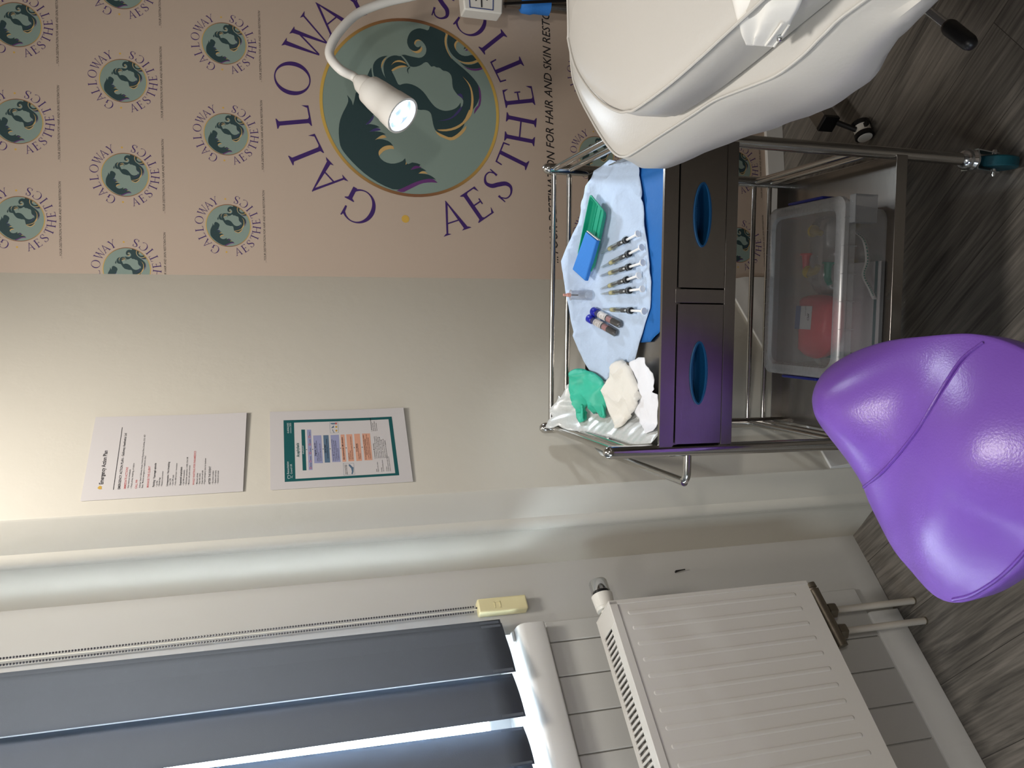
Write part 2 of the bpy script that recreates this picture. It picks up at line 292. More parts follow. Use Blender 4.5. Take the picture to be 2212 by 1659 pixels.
# return between window wall and notice wall: hollow, then a rounded bead, then flat to the corner
prof = [(0.975, CW-0.02), (0.9755, -1.72), (0.977, -1.69), (0.9795, -1.655), (0.981, -1.625), (0.9795, -1.600), (0.976, -1.587), (0.9735, -1.583), (0.9735, -1.580)]
prof += [(0.9735-0.007*math.sin(math.pi*k/8)**0.8, -1.580+0.040*k/8) for k in range(0, 9)] + [(0.978, -1.535), (0.997, -1.4535), (0.9995, -1.4495), (1.003, CPW), (1.711, CPW), (1.711, CW-0.02)]
mb = MB(); mb.prism([bp(b, c, 0) for b, c in prof], (0, 0, 2.6)); struct('wall_back_left', mb, M['wall'], smooth=28)
mb = MB(); mb.box((0.30, 0, 0), (3.2, -0.15, 2.6), f=lambda a, o, z: ap(a, z, o)); struct('wall_back', mb, M['wall'], smooth=0)
mb = MB(); mb.box((3.0, -2.6, 0), (3.1, 2.7, 2.6)); struct('wall_right', mb, M['taupe'], smooth=0)
mb = MB(); mb.box((-3.2, -2.6, 0), (3.1, -2.5, 2.6)); struct('wall_front', mb, M['taupe'], smooth=0)
mb = MB(); mb.box((-3.2, -2.6, 0), (-3.1, 0.2, 2.6)); struct('wall_side', mb, M['taupe'], smooth=0)
# skirting boards
mb = MB(); mb.prism([bp(1.0005, CPW, 0), bp(1.0005, CPW+0.020, 0), bp(1.0005, CPW+0.020, 0.160), bp(1.0005, CPW+0.016, 0.175), bp(1.0005, CPW+0.009, 0.205), bp(1.0005, CPW+0.007, 0.222), bp(1.0005, CPW, 0.222)], BD*0.705); struct('baseboard_notice', mb, M['gloss'], bevel=0.0015)
mb = MB(); mb.box((0.375, 0.001, 0), (3.0, 0.015, 0.060), f=lambda a, o, z: ap(a, z, o)); struct('baseboard_back', mb, M['gloss'], bevel=0.002)
mb = MB(); mb.prism([bp(0.745, CW, 0), bp(0.745, CW+0.016, 0), bp(0.745, CW+0.016, 0.082), bp(0.745, CW+0.012, 0.089), bp(0.745, CW, 0.091)], BD*-3.2); struct('baseboard_left', mb, M['gloss'], bevel=0.002)
# painted boards under the window
mb = MB(); b = 0.818
for e in [0.766, 0.684, 0.600, 0.514] + [0.514-0.0845*k for k in range(1, 34)]:
    bbox(mb, e+0.0014, b-0.0014, CW-0.002, CW+0.0075, 0.088, 0.944); b = e
struct('trim_1', mb, M['winwall'], bevel=0.002)
# window: sill, frame, panes
mb = MB(); mb.prism([bp(B1+0.005, CW-0.20, 0.93), bp(B1+0.005, CW+0.030, 0.953), bp(B1+0.005, CW+0.038, 0.956), bp(B1+0.005, CW+0.041, 0.960), bp(B1+0.005, CW+0.041, 1.004), bp(B1+0.005, CW+0.037, 1.013), bp(B1+0.005, CW+0.028, 1.019), bp(B1+0.005, CW+0.010, 1.022), bp(B1+0.005, CW-0.20, 1.032)], BD*-1.90); struct('trim_2', mb, M['gloss'], smooth=50)
mb = MB()
for b0, b1, z0, z1 in ((B1-0.06, B1, 1.0, 2.25), (-0.9, -0.84, 1.0, 2.25), (-0.9, B1, 1.02, 1.08), (-0.9, B1, 2.19, 2.25), (-0.04, 0.02, 1.0, 2.25)): bbox(mb, b0, b1, CW-0.21, CW-0.15, z0, z1)
win = struct('window_1', mb, M['gloss'], smooth=0, bevel=0.004)
mb = MB(); bbox(mb, 0.02, B1-0.06, CW-0.184, CW-0.178, 1.08, 2.19); bbox(mb, -0.84, -0.04, CW-0.184, CW-0.178, 1.08, 2.19); build('window_pane', mb, M['glass'], win, smooth=0)

# ------------------------------------------------------------------ printed wall banner
SERIF = {}
def letters():
    t, n = 0.125, 0.042
    def bar(x0, y0, x1, y1, w):
        if abs(y1-y0) >= abs(x1-x0)*0.4: return [(x0-w/2, y0), (x0+w/2, y0), (x1+w/2, y1), (x1-w/2, y1)]
        return [(x0, y0-w/2), (x1, y1-w/2), (x1, y1+w/2), (x0, y0+w/2)]
    def foot(x, y, w, s): return [(x-w/2, y), (x+w/2, y), (x+w/2, y+s*0.025), (x+t*0.55, y+s*0.075), (x+t*0.4, y+s*0.15), (x-t*0.4, y+s*0.15), (x-t*0.55, y+s*0.075), (x-w/2, y+s*0.025)]
    def arc(cx, cy, rx, ry, a0, a1, tk=t, tn=n, k=28):
        o, i_ = [], []
        for j in range(k+1):
            a = math.radians(a0+(a1-a0)*j/k); w_ = tn+(tk-tn)*abs(math.cos(a))**1.6
            o.append((cx+rx*math.cos(a), cy+ry*math.sin(a))); i_.append((cx+(rx-w_)*math.cos(a), cy+(ry-w_*0.8)*math.sin(a)))
        return o+i_[::-1]
    def stem(x): return [bar(x, 0, x, 1, t), foot(x, 0, 0.3, 1), foot(x, 1, 0.3, -1)]
    def beak(x, y, d, s): return [(x-0.03, y), (x+0.02, y), (x+d*0.02+0.02, y+s*0.2), (x-0.06, y+s*0.03)]
    g = SERIF
    g['I'] = (0.36, stem(0.18)); g['L'] = (0.66, stem(0.18)+[bar(0.15, 0.022, 0.62, 0.022, 0.045), beak(0.62, 0.0, 1, 1)])
    g['E'] = (0.68, stem(0.18)+[bar(0.15, 0.022, 0.62, 0.022, 0.045), bar(0.15, 0.978, 0.58, 0.978, 0.045), bar(0.15, 0.52, 0.5, 0.52, 0.045), beak(0.62, 0, 1, 1), beak(0.58, 1, 1, -1), [(0.47, 0.42), (0.51, 0.42), (0.51, 0.62), (0.47, 0.62)]])
    g['F'] = (0.64, stem(0.18)+[bar(0.15, 0.978, 0.58, 0.978, 0.045), bar(0.15, 0.52, 0.5, 0.52, 0.045), beak(0.58, 1, 1, -1), [(0.47, 0.42), (0.51, 0.42), (0.51, 0.62), (0.47, 0.62)]])
    g['T'] = (0.76, [bar(0.38, 0, 0.38, 1, t), foot(0.38, 0, 0.32, 1), bar(0.03, 0.978, 0.73, 0.978, 0.045), [(0.03, 1), (0.08, 1), (0.05, 0.78), (0.01, 0.78)], [(0.73, 1), (0.68, 1), (0.71, 0.78), (0.75, 0.78)]])
    g['H'] = (0.98, stem(0.18)+stem(0.80)+[bar(0.18, 0.51, 0.80, 0.51, 0.045)])
    g['A'] = (0.94, [[(0.10, 0), (0.16, 0), (0.50, 0.94), (0.455, 1.02)], [(0.44, 1.02), (0.47, 1.02), (0.86, 0), (0.72, 0)], bar(0.22, 0.34, 0.70, 0.34, 0.042), [(0, 0), (0.27, 0), (0.16, 0.06), (0.10, 0.06)], [(0.62, 0), (0.95, 0), (0.86, 0.06), (0.72, 0.06)]])
    g['W'] = (1.30, [[(0.06, 1), (0.20, 1), (0.44, 0.0), (0.40, -0.02)], [(0.40, -0.02), (0.45, 0.0), (0.66, 0.86), (0.62, 0.9)], [(0.50, 1), (0.64, 1), (0.88, 0), (0.84, -0.02)], [(0.84, -0.02), (0.89, 0.0), (1.20, 1), (1.15, 1)], [(0, 1), (0.30, 1), (0.20, 0.94), (0.07, 0.94)], [(0.44, 1), (0.72, 1), (0.64, 0.94), (0.52, 0.94)], [(1.04, 1), (1.30, 1), (1.19, 0.94), (1.13, 0.94)]])
    g['Y'] = (0.86, [[(0.06, 1), (0.21, 1), (0.475, 0.46), (0.37, 0.46)], [(0.43, 0.44), (0.47, 0.44), (0.77, 1), (0.72, 1)], bar(0.42, 0, 0.42, 0.5, t), foot(0.42, 0, 0.32, 1), [(0, 1), (0.30, 1), (0.2, 0.94), (0.08, 0.94)], [(0.62, 1), (0.86, 1), (0.76, 0.94), (0.70, 0.94)]])
    g['O'] = (1.04, [arc(0.52, 0.5, 0.50, 0.52, 0, 180), arc(0.52, 0.5, 0.50, 0.52, 180, 360)])
    g['C'] = (0.92, [arc(0.52, 0.5, 0.50, 0.52, 48, 190), arc(0.52, 0.5, 0.50, 0.52, 190, 314), [(0.82, 0.66), (0.875, 0.66), (0.885, 0.98), (0.85, 0.98), (0.80, 0.84)]])
    g['G'] = (1.0, [arc(0.52, 0.5, 0.50, 0.52, 48, 190), arc(0.52, 0.5, 0.50, 0.52, 190, 310), [(0.82, 0.66), (0.875, 0.66), (0.885, 0.98), (0.85, 0.98), (0.80, 0.84)], bar(0.85, 0.04, 0.85, 0.46, t), foot(0.85, 0.46, 0.3, -1)])
    def swoosh(pts):
        P = spline([(a, b, c) for a, b, c in pts], 6); L_, R_ = [], []
        for i, p in enumerate(P):
            d = P[min(i+1, len(P)-1)]-P[max(i-1, 0)]; nn = Vector((-d.y, d.x)).normalized()*p.z/2; L_.append((p.x+nn.x, p.y+nn.y)); R_.append((p.x-nn.x, p.y-nn.y))
        return L_+R_[::-1]
    g['S'] = (0.66, [swoosh([(0.54, 0.80, 0.03), (0.45, 0.96, 0.04), (0.27, 0.98, 0.05), (0.11, 0.84, 0.09), (0.16, 0.64, 0.13), (0.35, 0.50, 0.14), (0.53, 0.34, 0.13), (0.55, 0.15, 0.09), (0.38, 0.02, 0.05), (0.18, 0.04, 0.04), (0.06, 0.22, 0.03)]), [(0.50, 0.72), (0.57, 0.72), (0.56, 1.0), (0.53, 1.0)], [(0.03, 0.28), (0.10, 0.28), (0.07, 0.0), (0.04, 0.0)]])
    g['D'] = (0.98, stem(0.18)+[arc(0.30, 0.5, 0.64, 0.5, -90, 90), bar(0.15, 0.978, 0.32, 0.978, 0.045), bar(0.15, 0.022, 0.32, 0.022, 0.045)])
    g['R'] = (0.84, stem(0.18)+[arc(0.30, 0.75, 0.34, 0.25, -90, 90, t*0.95), bar(0.15, 0.978, 0.32, 0.978, 0.045), bar(0.15, 0.51, 0.32, 0.51, 0.045), [(0.32, 0.52), (0.45, 0.52), (0.80, 0.0), (0.66, 0.0)], [(0.62, 0), (0.88, 0), (0.84, 0.05), (0.7, 0.05)]])
    g['U'] = (0.90, [bar(0.18, 0.3, 0.18, 1, t), foot(0.18, 1, 0.3, -1), bar(0.74, 0.3, 0.74, 1, 0.045), foot(0.74, 1, 0.24, -1), arc(0.44, 0.32, 0.325, 0.34, 180, 360, t*0.8)])
    g['N'] = (0.98, [bar(0.15, 0, 0.15, 1, 0.045), foot(0.15, 0, 0.26, 1), [(0.06, 1), (0.22, 1), (0.86, 0.0), (0.78, -0.03)], bar(0.83, 0, 0.83, 1, 0.045), foot(0.83, 1, 0.26, -1)])
    g['K'] = (0.88, stem(0.18)+[[(0.22, 0.46), (0.27, 0.46), (0.76, 1), (0.70, 1)], [(0.33, 0.6), (0.43, 0.66), (0.86, 0), (0.70, 0)], [(0.6, 1), (0.84, 1), (0.76, 0.95), (0.7, 0.95)], [(0.62, 0), (0.92, 0), (0.86, 0.05), (0.7, 0.05)]])
    g['.'] = (0.22, [[(0.11+0.075*math.cos(6.283*k/10), 0.07+0.075*math.sin(6.283*k/10)) for k in range(10)]])
    g[' '] = (0.42, [])
letters()
RING0 = az(889.3, 233.5)
EMAT = ['sage', 'hair', 'sage', 'gold', 'violet', 'indigo', 'ring', 'letter', 'tag', 'inkgold']
def emblem_mesh():
    mb = MB(); off = {'A': (690, 30), 'B': (880, 30), 'C': (690, 230), 'D': (880, 230)}
    def pt(s):        # traced outline -> metres about the emblem's centre
        out = []; cur = 'A'
        for tok in s.split():
            if tok[0] in off: cur = tok[0]; tok = tok[1:]
            x, y = map(float, tok.split(',')); a, z = az(off[cur][0]+x/7.9, off[cur][1]+y/7.9); p = Vector((a-RING0[0], z-RING0[1]))
            if p.length > 0.2405: p = p.normalized()*0.2405
            out.append((p.x, p.y))
        return out
    def lay(s, mi, d, n=1):
        P = smoothed(pt(s), n); mb.poly([(x, -d, z) for x, z in P], mi)
    R = 0.2455
    mb.poly([(R*math.cos(6.28318*k/72), -0.0008, R*math.sin(6.28318*k/72)) for k in range(72)], 0)
    k = 96; mb.add([(r*math.cos(6.28318*j/k), -0.0032, r*math.sin(6.28318*j/k)) for r in (0.2455, 0.2375) for j in range(k)], [(j, (j+1) % k, k+(j+1) % k, k+j) for j in range(k)], 6)
    # hair
    lay('A470,1390 495,1480 470,1560 420,1650 C460,0 390,130 340,270 325,430 335,580 360,700 430,810 600,1000 800,1180 1050,1340 1310,1445 D0,1370 100,1315 230,1265 350,1240 440,1245 485,1255 420,1200 330,1160 190,1150 240,1110 320,1105 230,1050 170,1060 220,1000 160,975 80,962 C1600,965 1480,1000 1460,890 1400,950 1250,990 1120,960 1030,890 1005,810 1020,750 1090,690 1180,668 1255,680 1200,610 1100,570 1000,560 945,580 1000,530 1060,495 1130,485 1060,445 960,430 850,440 900,405 960,375 1030,365 960,325 850,305 790,320 850,250 920,160 A1000,1500 760,1300 620,1330 600,1460 570,1570 545,1480', 1, 0.0014)
    lay('A805,1090 840,1000 880,925 890,1000 905,1110 860,1180', 1, 0.0014)
    lay('A930,1090 905,950 920,850 990,770 1080,730 1160,725 1110,760 1060,820 1045,900 1070,1010 1130,1110 1190,1210 1000,1160', 1, 0.0014)
    lay('A1120,1100 1090,980 1090,880 1130,790 1200,735 1290,713 1380,735 1395,712 1450,705 B0,720 100,745 220,765 300,710 325,620 300,540 240,470 180,442 115,480 110,530 150,575 190,582 228,550 215,610 160,645 90,640 19,590 -16,480 19,360 80,290 190,252 280,270 355,300 385,200 520,250 655,325 625,450 640,570 690,690 760,780 850,860 960,950 1060,1040 1150,1140 1200,1215 1225,1300 1230,1420 1190,1540 D1100,80 1060,150 970,290 960,340 900,430 820,500 730,545 600,490 480,430 440,340 415,200 400,130 360,85 290,65 200,70 150,40 B-60,1560 A1300,1400 1190,1210', 1, 0.0014)
    lay('B690,345 670,480 690,590 750,700 850,790 950,830 1080,830 1185,790 1110,700 1000,735 900,710 830,640 795,560 800,500 850,460', 1, 0.0014)
    lay('B890,840 1000,880 1110,875 1220,825 1290,910 1200,940 1080,945 980,910', 1, 0.0014); lay('B975,560 1010,590 955,615', 1, 0.0014, 0)
    # face and gaps
    lay('B39,905 120,920 220,890 290,835 340,835 375,880 405,915 450,898 490,925 545,925 600,980 660,985 720,1020 755,1090 765,1250 790,1310 850,1390 950,1465 945,1560 905,1640 905,1520 850,1600 D780,60 700,80 620,85 520,50 450,0 B370,1480 290,1360 200,1275 100,1220 0,1195 A1430,1200 1350,1230 1310,1150 1270,1060 1225,980 1330,925 1430,915 1500,920 1525,900', 2, 0.0020)
    lay('A1380,725 1450,800 1510,905 1545,910 1500,830 1450,760 1395,712', 2, 0.0020)
    for s in ('B655,335 625,450 640,570 690,690 760,790 690,660 665,560 660,450 690,345', 'B850,455 800,500 790,560 830,640 820,560 840,500 880,480', 'B850,790 950,835 1080,835 1190,790 1215,820 1120,865 1000,870 900,830',
              'B935,1075 1020,1180 1070,1290 1085,1400 1085,1530 1060,1659 D1050,60 960,260 850,340 700,395 500,405 560,430 700,430 850,390 980,290 1070,190 1110,80 B1120,1560 1125,1450 1100,1300 1050,1190',
              'D470,425 600,495 730,545 820,500 900,430 1005,335 990,410 900,510 760,600 620,550 520,500', 'C945,580 1060,495 1105,500 1145,535 1080,550 1000,560', 'C1020,750 1090,690 1180,668 1255,680 1272,735 1200,730 1100,760 1040,820 1015,850 1003,800',
              'D185,1150 240,1110 290,1115 345,1155 260,1150', 'B110,520 125,465 180,442 235,470 180,465 140,490 130,540', 'B40,610 99,650 160,645 215,605 235,570 255,600 230,660 170,685 100,665',
              'A1220,890 1270,820 1350,795 1430,815 1490,870 1400,835 1320,830 1260,850', 'A1220,965 1330,900 1430,885 1500,910 1420,920 1330,940 1240,995', 'A1150,745 1080,800 1050,890 1050,940 1080,860 1110,800', 'C1465,1000 1475,950 1490,990'): lay(s, 3, 0.0026)
    for s in ('B940,900 1080,950 1200,945 1285,910 1300,945 1180,985 1060,970', 'B1010,595 1040,630 980,645', 'B1200,1215 1240,1300 1255,1450 1240,1560 D1230,0 1130,140 1140,60 1185,0 B1200,1580 1225,1440 1215,1320',
              'C1310,1445 D0,1360 100,1310 230,1265 350,1240 440,1245 510,1310 380,1300 230,1320 100,1385 0,1435 C1420,1475', 'D50,1090 100,1030 160,1015 240,1050 170,1060 100,1080'): lay(s, 4, 0.0026)
    for s in ('D500,260 640,235 760,190 850,80 935,0 900,90 800,190 680,245', 'B840,1385 920,1360 950,1460', 'C850,440 900,400 960,375 1020,385 1045,410 960,430', 'C780,320 850,250 920,160 930,180 890,260 840,310'): lay(s, 5, 0.0026)
    lay('A1545,910 1500,930 1485,980 1520,1040 1505,970 1540,930', 1, 0.0026)
    # lettering round the ring
    H = 0.089
    def glyph(ch, cx, cz, ang, flip=0):
        w_, ps = SERIF[ch]; ca, sa = math.cos(ang), math.sin(ang)
        for j, P in enumerate(ps): mb.poly([(cx+((x-w_/2)*ca-(y-0.5)*sa)*H, -0.0014-0.00012*j, cz+((x-w_/2)*sa+(y-0.5)*ca)*H) for x, y in P], 7)
    for ch, dg in zip('GALLOWAY', (-62.6, -42.2, -25, -8.8, 10.2, 32.0, 47.6, 63.5)):
        a = math.radians(dg); glyph(ch, 0.312*math.sin(a), 0.006+0.312*math.cos(a), -a)
    for ch, dg in zip('AESTHETICS', (-109.5, -124.5, -140, -156.4, -172.6, 170.4, 154.2, 139.6, 125.3, 108.5)):
        a = math.radians(dg); glyph(ch, 0.314*math.sin(a), 0.004+0.314*math.cos(a), math.pi-a)
    for sx in (-0.306, 0.306): mb.poly([(sx+0.0105*math.cos(6.28318*k/20), -0.0014, 0.027+0.0105*math.sin(6.28318*k/20)) for k in range(20)], 9)
    text(mb, '...YOUR DESTINATION FOR HAIR AND SKIN RESTORATION', (-0.418, -0.0016, -0.406), (1, 0, 0), (0, 0, 1), width=0.845, mi=8, bold=0.004, shear=0.28, ysc=1.08)
    mb.v = [Vector((v.x, v.y*0.3, v.z)) for v in mb.v]
    return mb
ban = thing('wall_banner', 'large taupe printed banner covering the wall behind the trolley, ringed emblems and purple lettering', 'banner', ap(0.37, 0.06))
mb = MB(); mb.box((0.368, 0.0012, 0.052), (2.9, 0.0032, 2.55), f=lambda a, o, z: ap(a, z, o)); build('printed_sheet', mb, M['print'], ban, smooth=0)
def place_emblem(src, a, z, k):
    if src is None:
        o = build('emblem', emblem_mesh(), [M[n] for n in EMAT], None, smooth=0)
    else: o = src.copy(); C.objects.link(o)
    o.parent = ban
    o.matrix_basis = LINV[ban.name] @ (Matrix.Translation(ap(a, z, 0.0033)) @ Matrix.Rotation(math.atan2(AD.y, AD.x)-0.010*0, 4, 'Z') @ Matrix.Diagonal((k, k, k, 1)))
    return o
big = place_emblem(None, RING0[0], RING0[1], 1.0); big['label'] = 'largest emblem with a woman in profile inside a gold ring'
for row, (z, a0) in enumerate(((2.345, 0.380), (2.109, 0.498), (1.876, 0.380), (1.637, 0.496), (0.622, 0.498), (0.394, 0.380), (0.166, 0.481))):
    for j in range(4):
        a = a0+0.235*j
        if a-0.062 < 0.37:                                   # emblem cut by the banner's edge
            o = place_emblem(big, a, z, 0.222); me = o.data.copy(); b_ = bmesh.new(); b_.from_mesh(me); lim = (0.3685-a)/0.222
            bmesh.ops.bisect_plane(b_, geom=b_.verts[:]+b_.edges[:]+b_.faces[:], plane_co=(lim, 0, 0), plane_no=(-1, 0, 0), clear_outer=True); b_.to_mesh(me); b_.free(); o.data = me
        else: place_emblem(big, a, z, 0.222)

# ------------------------------------------------------------------ notices on the wall
def notice(name, label, corners, cells):
    t = thing(name, label, 'notice', bp(sum(c[0] for c in corners)/4, CPW+0.003, sum(c[1] for c in corners)/4))
    n = 24; tl, tr, br_, bl_ = [Vector(c) for c in corners]; mb = MB(); vs = []
    def lift(u, v): return 0.002+0.0045*max(0, v-0.5)**2*4*(0.3+u)*0.6
    for i in range(n+1):
        for j in range(n+1):
            u, v = j/n, i/n; p = tl.lerp(tr, u).lerp(bl_.lerp(br_, u), v); vs.append(bp(p.x, CPW+lift(u, v), p.y))
    mb.add(vs, [(i*(n+1)+j, i*(n+1)+j+1, (i+1)*(n+1)+j+1, (i+1)*(n+1)+j) for i in range(n) for j in range(n)])
    s = build('paper_sheet', mb, M['paper'], t, smooth=0, solid=0.0006)
    mb = MB(); cells(mb)
    for i, v in enumerate(mb.v):             # the print follows the curl of its sheet
        b, z = BD.dot(v), v.z; u = (b-tl.x)/(tr.x-tl.x); vv = (tl.y-z)/(tl.y-bl_.y); mb.v[i] = v+BN*(lift(u, vv)-0.002)
    build('printed_text', mb, [M[k] for k in INKS], t, smooth=0)
    return t
INKS = ['ink', 'inkred', 'inkteal', 'inkwhite', 'inklilac', 'inkblue', 'inkorange', 'inkgold', 'paper']
def line(mb, s, x0, y0, x1, y1, mi=0, bold=0.0, ysc=1.0, o=0.0036):
    c = CPW+0.0024+(o-0.003)*0.25; P = hn(x0, y0, BN, c); Q = hn(x1, y1, BN, c); d = (Q-P).dot(BD); text(mb, s, P, BD, UP, width=d, mi=mi, bold=bold, ysc=ysc)
def patch(mb, pts, mi, o=0.003):
    o = 0.0024+(o-0.003)*0.25
    if len(pts) == 4:
        n = 8 if (Vector(pts[0])-Vector(pts[2])).length > 20 else 1; a, b, c, d = [hn(x, y, BN, CPW+o) for x, y in pts]
        mb.add([a.lerp(b, i/n).lerp(d.lerp(c, i/n), j/n) for j in range(n+1) for i in range(n+1)], [(j*(n+1)+i, j*(n+1)+i+1, (j+1)*(n+1)+i+1, (j+1)*(n+1)+i) for j in range(n) for i in range(n)], mi)
    else: mb.poly([hn(x, y, BN, CPW+o) for x, y in pts], mi)
def cells_plan(mb):
    def L(s, x0, y0, x1, y1, crop=0, mi=0, bold=0.006, ysc=1.0): ox = 170 if crop == 0 else 350; line(mb, s, ox+x0/7.9, 880+y0/7.9, ox+x1/7.9, 880+y1/7.9, mi, bold, ysc)
    L('Emergency Action Plan', 415, 1310, 500, 735, bold=0.022, ysc=1.15); patch(mb, [(170+x/7.9, 880+y/7.9) for x, y in ((318, 1378), (345, 1345), (362, 1338), (400, 1352), (385, 1372), (400, 1392), (362, 1400), (340, 1395))], 7, 0.0036)
    patch(mb, [(170+x/7.9, 880+y/7.9) for x, y in ((586, 1405), (596, 1405), (748, 342), (739, 340))], 0, 0.0036)
    L('EMERGENCY ACTION PLAN - Galloway Aesthetics Ltd', 705, 1395, 835, 440, bold=0.02); L('IMMEDIATE ACTIONS', 802, 1390, 855, 1020, mi=1, bold=0.012); L('• Stop treatment immediately', 850, 1390, 895, 1055); L('• Check airway, breathing, circulation', 905, 1385, 957, 950)
    L('CALL 999', 992, 1385, 1015, 1235, mi=1, bold=0.012); L('Address: Suite 4, Galloway House, Crichton Business Park, Dumfries, DG1 4ZF', 1050, 1375, 1155, 465); L('State: "Medical emergency in a healthcare clinic."', 1095, 1375, 1160, 815); L('MANAGE THE CLIENT', 1192, 1365, 1225, 1000, mi=1, bold=0.012)
    L('Fainting / Vasovagal episode', 1290, 1355, 1335, 950, bold=0.02); L('• Lie flat', 1340, 1355, 1345, 1250); L('• Elevate legs', 1380, 1350, 1400, 1195); L('• Reassure and monitor', 1425, 1350, 1450, 1085)
    L('Unresponsive / Not breathing', 100, 1345, 148, 930, 1, bold=0.02); L('• Start CPR', 145, 1340, 155, 1210, 1); L('• Use CPR mask', 190, 1338, 208, 1150, 1); L('• Follow AED prompts / resuscitation', 235, 1335, 272, 950, 1)
    L('Suspected anaphylaxis', 325, 1330, 358, 1015, 1, bold=0.02); L('• Call 999 immediately', 375, 1330, 400, 1065, 1); L('• Administer adrenaline 1:1000, 0.5ml IM', 420, 1330, 462, 850, 1); L('• Monitor with pulse oximeter', 465, 1328, 495, 985, 1)
    L('WHILE WAITING FOR PARAMEDICS', 552, 1325, 602, 745, 1, mi=1, bold=0.012); L('• Maintain airway', 605, 1325, 625, 1120, 1); L('• Stay with client', 648, 1322, 665, 1125, 1); L('• Keep warm and safe', 692, 1320, 714, 1075, 1); L('• Prepare emergency items for handover', 735, 1318, 768, 868, 1)
    L('AFTER THE EVENT', 825, 1315, 855, 1005, 1, bold=0.014); L('• Document incident', 875, 1312, 893, 1080, 1); L('• Replace used items', 920, 1310, 937, 1078, 1); L('• Debrief and review', 962, 1308, 978, 1080, 1)
def cells_chart(mb):
    K = 8.969
    def X(p, crop): return ((580 if crop == 0 else 740)+p[0]/K, 880+p[1]/K)
    def P(pts, mi, o, crop=0): patch(mb, [X(p, crop) for p in pts], mi, o)
    def L(s, x0, y0, x1, y1, crop=0, mi=0, bold=0.004, ysc=1.0): a, b_ = X((x0, y0), crop), X((x1, y1), crop); line(mb, s, a[0], a[1], b_[0], b_[1], mi, bold, ysc, 0.0046)
    a, b_, c_, d_ = X((290, 250), 0), X((950, 190), 1), X((1098, 1318), 1), X((315, 1445), 0); patch(mb, [a, b_, c_, d_], 2, 0.0030)
    patch(mb, [X((495, 296), 0), X((888, 240), 1), X((1020, 1277), 1), X((523, 1385), 0)], 8, 0.0034)
    L('Resuscitation', 400, 1290, 398, 1050, mi=3); L('Council UK', 462, 1290, 455, 1095, mi=3); L('GUIDELINES', 400, 500, 396, 300, mi=3); L('2025', 440, 370, 436, 302, mi=3); P([(430, 500), (438, 500), (436, 380), (428, 380)], 3, 0.0042)
    hp = [(372, 1345), (368, 1368), (382, 1385), (412, 1378), (448, 1348), (412, 1318), (382, 1312), (368, 1326)]
    for i in range(8):
        q, r_ = hp[i], hp[(i+1) % 8]; mx_, my_ = 408, 1348; P([q, r_, (r_[0]+(mx_-r_[0])*0.2, r_[1]+(my_-r_[1])*0.2), (q[0]+(mx_-q[0])*0.2, q[1]+(my_-q[1])*0.2)], 3, 0.0042)
    P([(452, 1370), (458, 1370), (470, 1320), (464, 1320)], 3, 0.0042)
    L('Anaphylaxis', 600, 960, 594, 690, mi=2, bold=0.02, ysc=1.1)
    P([(635, 430), (705, 430), (735, 1220), (662, 1222)], 2, 0.0038); L('Anaphylaxis?', 688, 905, 681, 740, mi=3)
    P([(745, 432), (825, 430), (855, 1210), (778, 1215)], 4, 0.0038)
    for (cx, cy), w_ in zip(((793, 570), (800, 718), (806, 885), (812, 1045), (818, 1175)), ('Exposure', 'Disability', 'Circulation', 'Breathing', 'Airway')):
        for q in (((-18, -18), (18, -18), (18, -12), (-18, -12)), ((-18, 12), (18, 12), (18, 18), (-18, 18)), ((-18, -18), (-11, -18), (-11, 18), (-18, 18)), ((11, -18), (18, -18), (18, 18), (11, 18))): P([(cx+u, cy+v) for u, v in q], 1, 0.0042)
        L(w_, cx+14, cy-24, cx+12, cy-100)
    P([(865, 545), (1022, 540), (1055, 1080), (888, 1082)], 4, 0.0038); L('Diagnosis - look for:', 925, 940, 912, 685, bold=0.02); L('• Sudden onset of Airway and/or Breathing and/or', 960, 1050, 945, 640); L('  Circulation problems', 990, 1050, 982, 870); L('• And usually skin changes (e.g. itchy rash)', 1025, 1050, 1010, 700)
    P([(1060, 540), (1162, 537), (1195, 1068), (1090, 1070)], 5, 0.0038); L('Call for HELP', 1118, 885, 1110, 720, bold=0.02); L('Call resuscitation team or ambulance', 1160, 990, 1145, 610)
    P([(1200, 537), (1362, 530), (1397, 1055), (1235, 1060)], 4, 0.0038); L('• Remove trigger if possible (e.g. stop any infusion)', 1268, 1040, 1250, 620); L('• Lie patient flat (with or without legs elevated)', 1302, 1040, 1284, 640); L('- A sitting position may make breathing easier', 1336, 1035, 1318, 640); L('- If pregnant, lie on left side', 1370, 1030, 1358, 790)
    P([(-40, 527), (35, 525), (72, 1050), (0, 1055)], 6, 0.0038, 1); P([(70, 522), (185, 520), (225, 1042), (115, 1047)], 6, 0.0038, 1); P([(222, 515), (335, 512), (378, 1035), (268, 1040)], 6, 0.0038, 1); P([(375, 510), (530, 507), (580, 1022), (425, 1028)], 6, 0.0038, 1)
    L('Give intramuscular (IM) adrenaline', 42, 1015, 18, 575, 1, bold=0.02); L('• Establish airway', 140, 1020, 128, 880, 1); L('• Give high flow oxygen', 172, 1020, 158, 835, 1); L('• Apply monitoring: pulse oximetry, ECG, blood pressure', 206, 1020, 172, 560, 1)
    L('If no response:', 290, 855, 278, 700, 1, bold=0.02); L('• Repeat IM adrenaline after 5 minutes', 330, 1010, 308, 700, 1); L('• IV fluid bolus', 358, 1005, 350, 890, 1)
